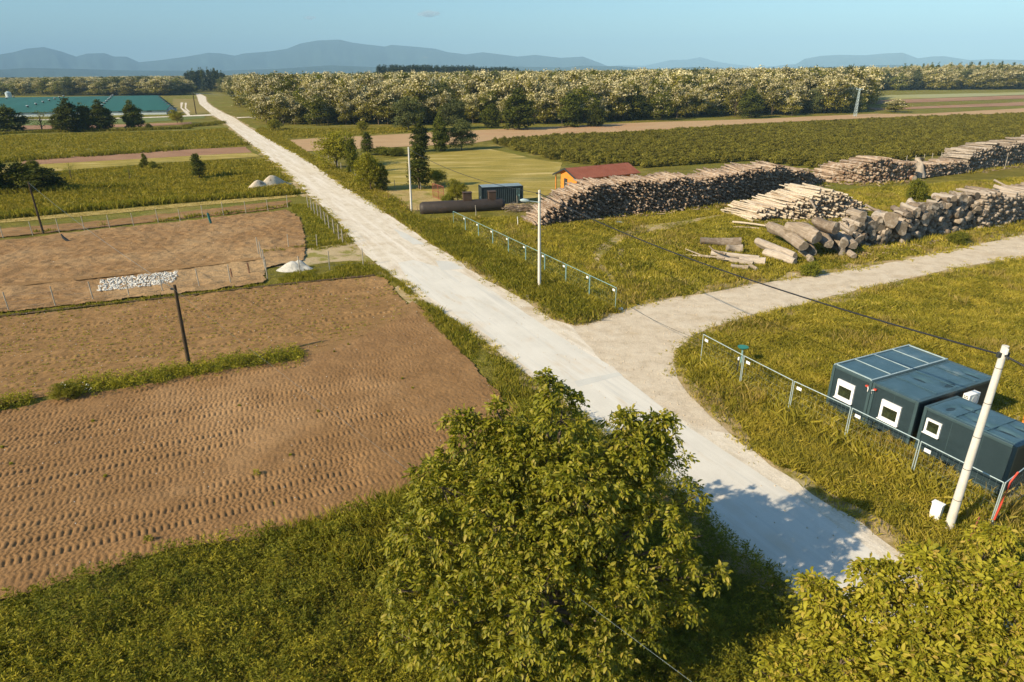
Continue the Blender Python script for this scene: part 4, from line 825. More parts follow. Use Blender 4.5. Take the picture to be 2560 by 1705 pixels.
wl = [(*on_y(a, b, c), d) for a, b, c, d in WL] + [(1.0, 18.3, 5.0, 2.0), (-1.4, 17.8, 4.0, 1.6), (3.2, 17.8, 4.4, 1.6), (1, 16, 4.5, 2.0)]
make_walnut('walnut_tree', (1.0, 16.0, 0), wl, 2000, 3, L_WAL, 'large leafy walnut tree in the foreground beside the road', .24, .142)
WL2 = [(1880, 1352, 12.4, .28), (1895, 1390, 12.3, .42), (1905, 1450, 12.0, .55), (1975, 1400, 12.2, .35), (2000, 1318, 12.5, .28), (2035, 1335, 12.4, .33), (2030, 1410, 12.0, .60), (2110, 1300, 12.5, .40), (2150, 1320, 12.3, .5), (2130, 1420, 11.9, .8), (2250, 1360, 12.0, .6), (2220, 1450, 11.7, .8), (2340, 1350, 12.0, .5), (2340, 1440, 11.6, .8), (1770, 1555, 11.2, .35), (1830, 1545, 11.2, .5), (1930, 1530, 11.2, .75), (2050, 1520, 11.2, .9), (2200, 1540, 11.0, 1.0), (2350, 1550, 11.0, 1.0), (2450, 1420, 11.6, .9)]
make_walnut('walnut_tree', (9.5, 10.6, 0), [(*on_y(a, b, c), d) for a, b, c, d in WL2] + [(9.2, 9.8, 4.2, 1.6), (10.5, 10.2, 4.4, 1.5)], 1250, 5, L_WAL2, 'yellow-green walnut tree filling the bottom right corner', .18, .13)
b_ = D(2238, 1345); h_ = height_at(2238, 1345, 1212)
make_walnut('walnut_sapling', (b_[0], b_[1], 0), [(b_[0] + .1, b_[1], h_ - .35, .35), (b_[0] + .5, b_[1] - .1, h_ - .6, .3), (b_[0] - .3, b_[1] + .1, h_ - .7, .3)], 34, 8, L_WAL2, 'slim walnut sapling with a pale stem near the concrete pole foot', .045, .15)
# ------------------------------------------------------------------ logs
LOGV = []
def log_variant(seed, sides=10, seg=4, bend=.02, wob=.10, knots=0):
    r = random.Random(seed); V = []; F = []; mi = []; bx, by = r.uniform(-1, 1) * bend, r.uniform(-1, 1) * bend; tp = r.uniform(.68, .95)
    ph = [r.uniform(0, 6.3) for _ in range(3)]
    for i in range(seg + 1):
        t = i / seg; ox = bx * math.sin(t * math.pi) * 30; oy = by * math.sin(t * math.pi) * 30; q = (1 - t) + tp * t
        for k in range(sides):
            a = 2 * math.pi * k / sides; rad = q * (1 + wob * (math.sin(2 * a + ph[0] + t * 2) * .5 + math.sin(3 * a + ph[1] - t * 3) * .35 + r.uniform(-.25, .25)))
            V.append((math.cos(a) * rad + ox, math.sin(a) * rad + oy, t - .5))
    for i in range(seg):
        for k in range(sides): F.append((i * sides + k, i * sides + (k + 1) % sides, (i + 1) * sides + (k + 1) % sides, (i + 1) * sides + k)); mi.append(0)
    for ring, fl in ((0, 1), (seg, 0)):
        c = len(V); b = ring * sides; V.append((sum(V[b + k][0] for k in range(sides)) / sides, sum(V[b + k][1] for k in range(sides)) / sides, V[b][2] + (.0 if fl else 0)))
        for k in range(sides): a_, b2 = b + k, b + (k + 1) % sides; F.append((c, b2, a_, c) if fl else (c, a_, b2, c)); mi.append(1)
    return np.array(V), F, np.array(mi)
def log_mesh(v, mats):
    V, F, mi = v; me = bpy.data.meshes.new('log'); me.from_pydata(V.tolist(), [], [f if f[0] != f[3] else f[:3] for f in F])
    for m in mats: me.materials.append(m)
    me.polygons.foreach_set('material_index', mi); me.polygons.foreach_set('use_smooth', mi == 0); me.update(); return me
THIN = [log_variant(k, 7, 3, .02, .16) for k in range(6)]; THICK = [log_variant(50 + k, 16, 8, .012, .34) for k in range(9)]
def seg_of(pts, n=400):
    """points (n, xb, yb, yt): base line on the ground with the pile height above it"""
    P = []; 
    for q in pts:
        xb, yb = td(q[0], q[1], q[2]); yt = td(q[0], q[1], q[3])[1]; p = D(xb, yb); P.append((p[0], p[1], max(.3, height_at(xb, yb, yt))))
    return np.array(P)
def stack(prof, axis, L, rad, seed, djit=.05, face_back=0.0, hscale=1.0, slope=0.0, offj=.4):
    """logs laid along axis behind the base line, stacked up to its height; slope shears upper rows backwards"""
    r = random.Random(seed); ax = np.array([*axis, 0.0]); ax /= np.linalg.norm(ax); out = []; S = np.r_[0, np.cumsum(np.hypot(np.diff(prof[:, 0]), np.diff(prof[:, 1])))]
    z = rad; row = 0
    while z < prof[:, 2].max() * hscale:
        s = r.uniform(0, rad * 2)
        while s < S[-1]:
            rr = rad * r.choice([.6, .75, .9, 1, 1.1, 1.3]); hh = np.interp(s, S, prof[:, 2]) * hscale + .25 * math.sin(s * .9) * (z > 1)
            if z < hh:
                x = np.interp(s, S, prof[:, 0]); y = np.interp(s, S, prof[:, 1]); l = L * r.uniform(.8, 1.1); off = r.uniform(-1, 1) * offj + slope * z
                d = ax + np.array([r.gauss(0, djit), r.gauss(0, djit), r.gauss(0, djit * .45)]); d /= np.linalg.norm(d)
                c = np.array([x, y, z + r.uniform(-.2, .2) * rad]) + ax * (l / 2 + off + face_back); topness = hh - z
                out.append((c, d, l, rr, topness, off))
            s += rr * 2.02
        z += rad * 1.62; row += 1
    return out
def rot_to(d):
    return np.array(Vector(d).to_track_quat('Z', 'Y').to_matrix())
def log_stuff(name, logs, variants, mats, label, seed=0):
    r = random.Random(seed); Vs = []; Fs = []; Ms = []; b = 0
    for (c, d, l, rr, _, _) in logs:
        V, F, mi = variants[r.randrange(len(variants))]; Rm = rot_to(d * (1 if r.random() < .85 else -1)); v = (V * [rr, rr, l]) @ Rm.T + c; Vs.append(v); Fa = np.array(F); Fs.append(Fa + b); Ms.append(mi); b += len(V)
    V = np.concatenate(Vs); F = np.concatenate(Fs); M_ = np.concatenate(Ms); tri = F[:, 0] == F[:, 3]
    me = big(name, V, np.r_[F[~tri][:, [0, 1, 2]], F[~tri][:, [0, 2, 3]], F[tri][:, :3]], mats, np.r_[M_[~tri], M_[~tri], M_[tri]])
    return tag(link(name, me), label, 'logs', kind='stuff')
def log_objs(logs, variants, mats, name, label, group, seed=0):
    r = random.Random(seed); ms = [log_mesh(v, mats) for v in variants]
    for (c, d, l, rr, _, _) in logs:
        o = link(name, ms[r.randrange(len(ms))]); o.location = c; o.rotation_euler = Vector(d).to_track_quat('Z', 'Y').to_euler(); o.scale = (rr, rr, l)
        lab = label if isinstance(label, str) else label(c); tag(o, lab, 'log', group if isinstance(group, str) else group(c))
# the long main stack of thin logs
mp = seg_of([(7, 345, 590, 560), (7, 470, 572, 450), (7, 560, 560, 360), (7, 660, 545, 285), (7, 760, 532, 262), (7, 900, 505, 210), (7, 1100, 478, 185), (7, 1240, 470, 188), (7, 1500, 442, 155), (7, 1700, 420, 165), (7, 1900, 390, 150), (7, 2100, 355, 95), (7, 2300, 322, 68), (8, 200, 290, 58), (8, 350, 262, 85), (8, 520, 232, 118), (8, 600, 205, 165)])
ml = stack(mp, (-.27, .96), 5.4, .115, 1, .09, offj=.65); log_stuff('log_stack', ml, THIN, [M_LB, M_LE], 'very long dark stack of thin logs behind the yard, hiding the red roofed shed', 1)
# loose dense brush face: a few bent sticks in front of and on the stack
# white peeled poles
wp = seg_of([(8, 20, 545, 520), (8, 120, 528, 440), (8, 250, 520, 400), (8, 380, 520, 350), (8, 520, 520, 330), (8, 680, 515, 262), (8, 800, 512, 280), (8, 900, 502, 360), (8, 950, 475, 430)])
wl_ = stack(wp, (-.36, .93), 6.0, .135, 2, .09, slope=.15, offj=.8)
wl_.sort(key=lambda q: q[4] * 1.0 + (abs(q[5]) < .1) * .1); n_w = 115
log_objs(wl_[:n_w], THIN, [M_LW, M_LE], 'peeled_pole', 'pale peeled pole on top of the white pole pile behind the big trunks', 'poles on the white pile', 3)
log_stuff('pole_pile', wl_[n_w:], THIN, [M_LW, M_LE], 'inner and lower poles of the white pole pile behind the big trunks', 4)
for (a, b, z0, z1, rr) in (((7, 2050, 535), (8, 120, 570), .3, .4, .14), ((7, 2055, 580), (8, 60, 592), .1, .12, .10)):
    A = T(*a, z0); B = T(*b, z1); log_objs([((A + B) / 2, (B - A) / np.linalg.norm(B - A), np.linalg.norm(B - A), rr, 0, 0)], THIN[:1], [M_LW, M_LE], 'peeled_pole', ('upper' if z0 > .2 else 'lower') + ' of two long pale poles sticking out left of the white pile', 'stray poles', 5)
# huge grey trunks beside the track: hand placed front ones  (tile, xa, ya, za, xb, yb, zb, radius)
big_ = [(22, 560, 830, 1.5, 1110, 1150, 1.5, .55, 'long smooth pale trunk sloping down to the left end of the big trunk pile'),
        (22, 370, 1080, .7, 960, 1320, .6, .50, 'mossy trunk lying below the long smooth pale trunk'),
        (22, 470, 1260, .35, 960, 1400, .35, .42, 'lowest trunk in the grass at the left end of the big trunk pile'),
        (22, 860, 860, 2.3, 1330, 1010, 2.2, .72, 'thick grey weathered trunk behind the long smooth pale one'),
        (22, 1330, 760, 2.9, 1640, 860, 2.9, .62, 'short fat stump with flaking bark on top of the big trunks'),
        (22, 1000, 1180, .8, 1250, 1250, .7, .48, 'dark trunk end under the thick grey trunk'),
        (22, 1380, 930, 1.6, 1520, 1120, 1.4, .55, 'cracked trunk end facing the track, left of the split trunk'),
        (22, 1640, 1000, 1.5, 1760, 1110, 1.3, .62, 'rounded dark grey stump end in the big trunk pile'),
        (22, 1780, 1020, 1.2, 1920, 1140, 1.1, .52, 'trunk with a clean round blue-grey cut end'),
        (22, 1640, 1180, .5, 1740, 1250, .45, .42, 'pale wedge-shaped trunk end on the ground'),
        (22, 1830, 1260, .35, 1930, 1310, .35, .34, 'small trunk end at the ground below the round cut'),
        (22, 1090, 1310, .35, 1230, 1370, .35, .34, 'small trunk end in the grass below the dark gap'),
        (22, 1740, 860, 1.0, 1990, 900, 1.0, .48, 'red-brown trunk half hidden behind the grey ones'),
        (7, 1770, 705, .5, 2120, 715, .5, .50, 'single thick trunk lying apart in the yard, pale patch at its left end'),
        (22, -150, 1180, .55, 100, 1190, .5, .42, 'whitish split trunk near the left scrap heap'),
        (22, -400, 1250, .6, 380, 1340, .6, .30, 'long bleached trunk lying on the small scrap heap'),
        (22, 60, 1360, .35, 480, 1400, .4, .38, 'dark ended trunk at the right of the small scrap heap'),
        (22, -300, 1330, .3, 280, 1430, .3, .26, 'brown trunk under the bleached one on the scrap heap'),
        (22, -80, 1470, .2, 200, 1500, .2, .24, 'short brown log at the front of the scrap heap'),
        (22, 220, 1480, .2, 340, 1530, .2, .22, 'small squared log end at the front of the scrap heap')]
for q in big_:
    A = T(q[0], q[1], q[2], q[3]); B = T(q[0], q[4], q[5], q[6]); v = B - A; n = np.linalg.norm(v)
    if n < 2.6 and q[0] == 22 and q[1] > 900: A = B - np.array([-.10, -.99, 0]) * 3.0 * -1 * -1; v = B - A; n = np.linalg.norm(v)
    log_objs([((A + B) / 2, v / n, n, q[7], 0, 0)], [THICK[hash_(q[8]) % 9]], [M_LG, M_LEG], 'trunk', q[8], 'big grey trunks beside the track', int(q[1]) % 97)
bp = seg_of([(8, 830, 800, 560), (8, 960, 770, 500), (8, 1150, 752, 500), (8, 1300, 742, 470), (8, 1450, 700, 420), (8, 1600, 668, 360), (8, 1750, 640, 290), (8, 1850, 625, 270), (8, 1960, 610, 330)])
r_l = random.Random(4); bl = []
for (c, d, l, rr, tn, off) in stack(bp, (-.10, .99), 3.0, .37, 6, .20): bl.append((c, d, l * r_l.uniform(.45, 1.15), rr * r_l.choice([.5, .65, .8, .95, 1.15, 1.35, 1.6]), tn, off))
bl.sort(key=lambda q: q[4]); print('big trunks', len(bl))
log_objs(bl[:110], THICK, [M_LG, M_LEG], 'trunk', 'grey weathered trunk stacked beside the track, end towards the road', 'big grey trunks beside the track', 7)
if len(bl) > 110: log_stuff('trunk_pile', bl[110:], THICK, [M_LG, M_LEG], 'lower trunks of the big trunk pile beside the track', 8)
cp = seg_of([(8, 1960, 615, 300), (8, 2050, 598, 290), (8, 2200, 575, 300), (8, 2355, 535, 270), (8, 2600, 480, 215), (8, 3000, 400, 140)])
cl_ = stack(cp, (-.35, .94), 3.6, .20, 9, .13); cl_.sort(key=lambda q: q[4])
log_objs(cl_[:50], THICK, [M_LG, M_LEG], 'trunk', 'mid-sized grey log at the right end of the pile beside the track', 'mid-sized logs at the right end', 9)
log_stuff('log_pile', cl_[50:], THIN, [M_LG, M_LEG], 'mid-sized grey logs stacked at the right end beside the track', 10)
# forked dead branches
def branch(label, pts, rad, grp='loose branches of the log yard'):
    mb = MB()
    for pl in pts: mb.tube([T(*p) for p in pl], [rad * (1 - .5 * i / max(1, len(pl) - 1)) for i in range(len(pl))], 7)
    tag(mb.build('dead_branch', M_LG), label, 'branch', grp)
branch('forked pale branch sticking out left of the scrap heap', [[(7, 1980, 850, .6), (7, 1780, 825, .5), (7, 1640, 770, .7)], [(7, 1860, 838, .5), (7, 1700, 825, .3), (7, 1570, 818, .2)]], .10)
branch('forked branch on the scrap heap under the single trunk', [[(7, 1990, 815, .9), (7, 1880, 780, 1.0), (7, 1845, 745, 1.1)]], .12)
branch('bleached forked limb leaning between the white poles and big trunks', [[(8, 1230, 480, 2.0), (8, 1060, 430, 2.2), (8, 980, 385, 2.6)], [(8, 1100, 440, 2.1), (8, 960, 420, 2.0)]], .22)
branch('crossed grey limbs on top of the right log pile', [[(8, 1900, 275, 3.0), (8, 2150, 255, 3.2), (8, 2360, 215, 3.4)], [(8, 2100, 175, 3.4), (8, 2200, 225, 3.2), (8, 2330, 245, 3.2)]], .14)
branch('curved thick branch across the white pole pile', [[(22, 900, 280, 2.6), (22, 1100, 320, 2.6), (22, 1230, 420, 2.4), (22, 1290, 520, 2.0)]], .22)
# logs piles at the back right
p1 = seg_of([(4, 660, 1300, 1250), (4, 780, 1312, 1180), (4, 930, 1322, 1120), (4, 1050, 1318, 1100), (4, 1150, 1310, 1110), (4, 1300, 1292, 1125), (4, 1400, 1280, 1170)])
log_stuff('log_pile', stack(p1, (-.45, .89), 4.6, .19, 11, .07), THIN, [M_LB, M_LO], 'reddish-ended log pile behind the yard, right of the long dark stack', 11)
p2 = seg_of([(4, 1500, 1265, 1150), (4, 1600, 1250, 1130), (4, 1700, 1240, 1125), (4, 1820, 1222, 1130)])
log_stuff('log_pile', stack(p2, (-.40, .91), 4.2, .17, 12, .08), THIN, [M_LB, M_LE], 'low pile of thin logs in the middle of the back row', 12)
p3 = seg_of([(4, 1840, 1222, 1090), (4, 1950, 1205, 1010), (4, 2060, 1190, 985), (4, 2200, 1172, 975), (4, 2355, 1150, 950), (4, 2700, 1090, 890), (4, 3200, 1010, 800)])
log_stuff('log_pile', stack(p3, (-.40, .91), 5.0, .20, 13, .09), THIN, [M_LG, M_LE], 'tall grey log pile rising to the right edge in the back row', 13)
A = T(4, 1445, 1130, 2.6); B = T(4, 1455, 1262, .1); 
mb = MB(); mb.tube([B, (A + B) / 2 + [0.1, 0, 0], A, A + [.2, .3, .5]], [.85, .62, .6, .75], 12, capmi=1); tag(mb.build('stump', [M_LG, M_LE]), 'pale upturned stump standing between the back row piles', 'stump')
A = T(4, 1405, 1268, .45); mb = MB(); mb.tube([A, A + [-.5, 2.6, 0]], [.48, .44], 14, capmi=1); tag(mb.build('log', [M_LO, M_LW]), 'round log with an orange cut face at the foot of the stump', 'log')
# brushwood heap beside the tank
p = T(21, 1960, 640); sticks = []
r = random.Random(9)
for k in range(170): sticks.append((np.array([p[0] + r.uniform(-1.6, 1.8), p[1] + r.uniform(-1, 1.6), r.uniform(.1, .8)]), np.array([math.cos(r.gauss(.5, .5)), math.sin(r.gauss(.4, .5)), r.gauss(0, .25)]), r.uniform(1, 2.4), .022, 0, 0))
sticks = [(a, b / np.linalg.norm(b), c, d, 0, 0) for a, b, c, d, _, _ in sticks]
log_stuff('brushwood', sticks, THIN, [M_LB, M_LE], 'heap of thin brushwood between the tank and the long log stack', 3)
# grass in front of the piles
for pr, ds, sd, hh in ((mp, 5, 71, .45), (bp, 9, 72, .6), (cp, 6, 73, .6), (p1, 5, 74, .5), (p3, 4, 75, .6)):
    x, y = strip([np.array([a[0] + .3, a[1] - .7]) for a in pr], 1.0, ds, sd)
    stuff('grass', blades(x, y, hh * (.5 + fbm(x, y, 2, 2, 1)), .07, 6, .16, sd), L_GRS, {71: 'long grass along the foot of the long dark stack', 72: 'long grass at the foot of the big grey trunks', 73: 'grass at the foot of the right end of the pile beside the track', 74: 'grass at the foot of the reddish log pile', 75: 'grass at the foot of the tall pile in the back row'}[sd])

# bark litter and broken sticks lying round the piles, long grass along the site fences
lit = []; r = random.Random(31)
for pr, nn in ((mp, 260), (wp, 150), (bp, 220), (cp, 90), (p1, 60), (p3, 80)):
    for _ in range(nn):
        i = r.randrange(len(pr) - 1); f = r.random(); q = pr[i] * (1 - f) + pr[i + 1] * f; a_ = r.uniform(0, 6.3)
        lit.append((np.array([q[0] + r.gauss(0, .9), q[1] - abs(r.gauss(0, 1.1)) - .1, r.uniform(.05, .22)]), np.array([math.cos(a_), math.sin(a_), r.gauss(0, .12)]) / 1.01, r.uniform(.3, 1.3), r.uniform(.02, .06), 0, 0))
log_stuff('bark_litter', lit, THIN, [M_LB, M_LE], 'broken sticks and bark scraps littering the grass at the foot of the log piles', 5)
for a_, b_, sd, w_ in ((T(21, 865, 640, 2.0), T(7, 1045, 1108, 2.0), 76, .03), (T(11, 255, 92, 2.0), T(11, 2228, 1066, 2.0), 77, .016)):
    x, y = strip([a_, b_], 1.1, 42, sd); stuff('grass', blades(x, y, .35 + .5 * fbm(x, y, 2, 3, sd), w_, 6, .1, sd), L_GRS, 'long grass growing through the mesh fence %s' % ('along the log yard' if sd == 76 else 'before the containers'))
# ------------------------------------------------------------------ poles and cables
def pole(name, x, yb, xt, yt, r0, r1, mat, label, rings=0, top=None):
    p = D(x, yb); h = height_at(x, yb, yt); v = ray(xt * K, yt * K); t = p[1] / v[1]; tx = v[0] * t; h = CAM_H + v[2] * t
    e = empty(name, (p[0], p[1], 0), 0, label, 'pole'); tip = Vector((tx - p[0], 0, h)); mb = MB()
    mb.tube([(0, 0, -.3), tip], [r0, r1], 16); mb.build('shaft', mat, e)
    if rings:
        mb = MB()
        for k in range(1, rings + 1):
            f = k / (rings + .6); c = tip * f; q = r0 + (r1 - r0) * f; mb.tube([c - tip.normalized() * .012, c + tip.normalized() * .012], q + .006, 16, cap=False)
        mb.build('band', M_DARK, e)
    return e, Vector((p[0], p[1], 0)) + tip, tip
eE, tE, vE = pole('concrete_pole', 2180, 1215, 2312, 795, .17, .115, M_CONC, 'thick pale concrete pole nearest the camera, beside the office containers', 5)
eD, tD, vD = pole('concrete_pole', 1240, 663, 1240, 437, .15, .10, M_CONC, 'concrete pole with a street lamp arm beside the yard fence')
eC, tC, vC = pole('concrete_pole', 946, 486, 939, 338, .15, .10, M_CONC, 'concrete pole beside the road in front of the tall dark tree')
eA, tA, vA = pole('wooden_pole', 436, 848, 401, 655, .13, .09, M_WOODP, 'dark wooden pole standing in the weed strip between the brown fields')
eB, tB, vB = pole('wooden_pole', 100, 537, 65, 418, .13, .09, M_WOODP, 'dark wooden pole leaning at the far corner of the upper brown field')
eF, tF, vF = pole('wooden_pole', 451, 262, 443, 214, .25, .18, M_WOODP, 'distant dark wooden pole beside the far end of the road')
for s in (-1, 1): mb = MB(); mb.box(vE + Vector((s * .14, 0, -.35)), (.12, .14, .18)); mb.build('cable_clamp', M_DARK, eE)
mb = MB(); mb.tube([vE + Vector((0, -.1, -.3)), vE + Vector((0, -.3, -.42))], .03, 8); mb.build('hook', M_DARK, eE)
mb = MB(); mb.box(vE + Vector((0, -.13, -.18)), (.07, .05, .22)); mb.build('insulator', M_WHITE, eE)
for e_, v_ in ((eD, vD), (eC, vC), (eA, vA)):
    mb = MB(); mb.box(v_ + Vector((-.13, 0, -.25)), (.3, .10, .12)); mb.build('cable_clamp', M_DARK, e_)
mb = MB(); mb.tube([vD + Vector((0, 0, -1.0)), vD + Vector((-.5, -.02, -.92)), vD + Vector((-1.0, -.04, -.86))], .03, 8); arm = mb.build('lamp_arm', M_GALV, eD)
mb = MB()
for k in range(9):
    pass
mb.tube([vD + Vector((-.88, -.04, -.87)), vD + Vector((-1.05, -.04, -.84)), vD + Vector((-1.35, -.05, -.80)), vD + Vector((-1.6, -.06, -.79))], [.07, .13, .15, .06], 12); mb.build('lamp_head', M_GALV, eD)
mb = MB(); mb.tube([vD + Vector((0, 0, -1.05)), vD + Vector((0, 0, -.9))], .115, 12, cap=False); mb.build('band', M_GALV, eD)
def cable(name, A, B, sag, r, mat, label, n=24, cat='cable'):
    mb = MB(); A = Vector(A); B = Vector(B); mb.tube([A.lerp(B, k / n) - Vector((0, 0, sag * 4 * (k / n) * (1 - k / n))) for k in range(n + 1)], r, 6); o = mb.build(name, mat); return tag(o, label, cat)
oE = tE + Vector((0, -.1, -.35)); oD = tD + Vector((0, -.08, -.25)); oC = tC + Vector((0, -.08, -.2))
cable('power_cable', oE, oD, .75, .035, M_CABLE, 'thick black cable hanging from the nearest concrete pole to the lamp pole')
cable('power_cable', oD, oC, .75, .022, M_CABLE, 'black cable from the lamp pole to the concrete pole by the tall dark tree')
v = ray(2400 * K, 850 * K); cable('power_cable', oE, (oE.x + 8, oE.y - 14.5, oE.z - .2), .9, .035, M_CABLE, 'black cable leaving the nearest concrete pole towards the right edge')
dirn = Vector((tA.x - tB.x, tA.y - tB.y, 0)); nxt = Vector((on_y(1582, 1549, 11.0))); 
Aw = tA + Vector((-.25, 0, -.1)); w_dir = (nxt - Aw)
cable('overhead_wire', Aw, Aw + w_dir * 1.25, .25, .0045, M_THINW, 'thin wire sloping from the wooden pole down past the big walnut tree')
cable('overhead_wire', Aw, tB + Vector((0, 0, -.1)), .4, .012, M_THINW, 'thin wire between the two dark wooden poles')
pR = D(1965, 268); hR = height_at(1965, 268, 203)
def lattice(x, yb, yt, label, w=.9):
    p = D(x, yb); h = height_at(x, yb, yt); e = empty('pylon_mast', (p[0], p[1], 0), 0, label, 'mast'); mb = MB()
    for sx_ in (-1, 1):
        for sy in (-1, 1): mb.tube([(sx_ * w / 2, sy * w / 2, 0), (sx_ * w * .22, sy * w * .22, h)], .055, 5)
    for k in range(8):
        z = h * k / 8; z2 = h * (k + 1) / 8; q = w / 2 * (1 - .56 * k / 8); q2 = w / 2 * (1 - .56 * (k + 1) / 8)
        for a in ((-1, -1, 1, -1), (1, -1, 1, 1), (1, 1, -1, 1), (-1, 1, -1, -1)): mb.tube([(a[0] * q, a[1] * q, z), (a[2] * q2, a[3] * q2, z2)], .05, 4)
    mb.build('mast', M_GALV, e); mb = MB(); mb.box((0, 0, h - .4), (2.6, .2, .2)); mb.tube([(-1.2, 0, h - .3), (-1.2, 0, h + .2)], .1, 6); mb.tube([(1.2, 0, h - .3), (1.2, 0, h + .2)], .1, 6); mb.build('crossarm', M_GALV, e); return Vector((p[0], p[1], h))
m1 = lattice(1965, 268, 203, 'pale lattice power mast at the right end of the wood'); m2 = lattice(1158, 262, 196, 'pale power mast in front of the middle of the wood')
cable('overhead_wire', m1, m2, 2.0, .035, M_THINW, 'far thin wire between the two pale power masts')
cable('overhead_wire', m2, tF, 3.0, .035, M_THINW, 'far thin wire from the middle power mast to the pole by the far road')

# ------------------------------------------------------------------ site fences
def panel(A, B, label, group, mat, sign=True, h=2.0, feet=False, signtext=None):
    A = Vector((A[0], A[1], 0)); B = Vector((B[0], B[1], 0)); d = B - A; L = d.length; rz = math.atan2(d.y, d.x); e = empty('fence_panel', A, rz, label, 'fence panel', group); mb = MB(); g = .05
    mb.tube([(g, 0, -.1), (g, 0, h)], .024, 8); mb.tube([(L - g, 0, -.1), (L - g, 0, h)], .024, 8); mb.tube([(g, 0, h), (L - g, 0, h)], .024, 8); mb.tube([(g, 0, .12), (L - g, 0, .12)], .012, 6)
    mb.build('frame', mat, e); mb = MB()
    for k in range(1, 14): mb.box((g + (L - 2 * g) * k / 14, 0, h / 2 + .1), (.0018, .0018, h - .2))
    for k in range(1, 5): mb.box((L / 2, .006, .18 + (h - .2) * k / 5), (L - .1, .0018, .0018))
    mb.build('wire_mesh', mat, e)
    if sign: mb = MB(); mb.box((.42, -.03, h - .28), (.30, .012, .17)); mb.build('sign_plate', M_WHITE, e)
    mb = MB(); mb.box((0, 0, .04), (.22, .5, .08)); mb.build('foot_block', M_DARK, e); return e
a = T(21, 865, 640, 2.0); b = T(7, 1045, 1108, 2.0)
for k in range(9):
    A = a + (b - a) * k / 9; B = a + (b - a) * (k + 1) / 9
    panel(B, A, 'mesh fence panel with a small white sign, number %s along the yard from the tank' % ['one', 'two', 'three', 'four', 'five', 'six', 'seven', 'eight', 'nine'][k], 'fence panels along the log yard', M_GALVG)
FP = [(255, 92), (522, 233), (848, 398), (1226, 573), (1675, 790), (2228, 1066)]; Fw = [T(11, *q, 2.0) for q in FP]
labs = ['mesh fence panel at the junction corner, left end of the container fence', 'mesh fence panel beside the round green lid', 'mesh fence panel ending at the first office container', 'mesh fence panel in front of the two square windowed containers', 'mesh fence panel in front of the long low container, by the pole']
for k in range(5): panel(Fw[k], Fw[k + 1], labs[k], 'fence panels before the containers', M_GALV)
n_ = Fw[5]; panel(n_, (n_[0] + 2.8, n_[1] + 1.9), 'mesh fence panel turning the corner at the right behind the pole', 'fence panels before the containers', M_GALV, False)
mb = MB(); A = T(11, 2275, 1035, 1.9); B = T(11, 2190, 1225, .3); A = Vector((n_[0] + .12, n_[1] - .1, 2.1)); B = Vector((n_[0] - .05, n_[1] - .12, .3))
mb.tube([A + Vector((.35, .2, .35)), A, (A + B) / 2 + Vector((-.05, -.04, 0)), B], .04, 8); tag(mb.build('warning_tube', M_RED), 'red tube strapped to the corner post of the container fence', 'tube')
cable('rope', (a + (b - a))[:2].tolist() + [1.2], Fw[0][:2].tolist() + [1.55], .25, .012, M_CABLE, 'thin dark rope slung across the track between the two fences', cat='rope')

# garden fences: thin posts with wires
def post_fence(label, pts, h, mat, w=.05, wires=(.35, .8, 1.3), name='wire_fence', lean=.03):
    o = pts[0]; e = empty(name, (o[0], o[1], 0), 0, label, 'fence'); r = random.Random(len(pts)); tops = []
    for p in pts:
        q = Vector((p[0] - o[0], p[1] - o[1], 0)); t = q + Vector((r.gauss(0, lean), r.gauss(0, lean), h * r.uniform(.93, 1.05))); MB().tube([q - Vector((0, 0, .2)), t], w, 6).build('post', mat, e); tops.append((q, t))
    mb = MB()
    for f in wires:
        for (q0, t0), (q1, t1) in zip(tops[:-1], tops[1:]): mb.tube([q0.lerp(t0, f / h), q1.lerp(t1, f / h)], .006, 3, cap=False)
    mb.build('wire', M_WIRE, e); return e
post_fence('wire fence with grey posts close along the left edge of the road', [T(6, *q) for q in [(592, 242), (620, 268), (648, 300), (676, 318), (706, 350), (741, 388), (774, 428), (816, 470), (855, 515), (891, 550)]], 1.75, M_POST, .055, (.4, .9, 1.4, 1.7))
post_fence('wire fence along the far side of the upper brown field', [T(5, *q) for q in [(-200, 525), (28, 505), (287, 483), (522, 465), (737, 443), (960, 430), (1168, 408), (1380, 372), (1572, 366), (1768, 335), (1947, 308), (2143, 290)]] + [T(6, *q) for q in [(245, 270), (413, 238)]], 1.75, M_POST, .045)
post_fence('wire fence between the upper and middle brown fields, past the white stones', [T(5, *q) for q in [(-250, 1180), (80, 1145), (484, 1100), (815, 1052), (1125, 1015), (1418, 975), (1737, 930), (2010, 905)]], 1.7, M_POST, .045)
post_fence('wire fence with grey posts round the gravel heap', [T(6, *q) for q in [(238, 855), (522, 815), (777, 775), (1068, 742)]], 1.8, M_POST, .05)
post_fence('short wire fence behind the dirt entrance', [T(6, *q) for q in [(668, 580), (421, 590)]], 1.5, M_POST, .045)
post_fence('pair of close posts of the open garden gate', [T(6, *q) for q in [(162, 645), (188, 690), (215, 770), (238, 850)]], 1.9, M_POST, .05, (.3, .7, 1.1, 1.5, 1.8), 'garden_gate')
post_fence('row of old stakes in front of the garden trees along the road', [T(2, *q) for q in [(690, 1060), (770, 1110), (820, 1140), (848, 1160), (876, 1190), (930, 1210), (962, 1225), (998, 1250), (1060, 1275), (1130, 1320), (1175, 1345)]], 1.3, M_POST, .06, (.5, 1.0), 'stake_fence')
post_fence('scattered thin stakes in front of the concrete pole', [T(2, *q) for q in [(1288, 1450), (1383, 1500), (1403, 1525), (1425, 1535), (1448, 1545), (1470, 1550), (1538, 1560)]], .8, M_RUSTP, .03, (), 'garden_stakes')
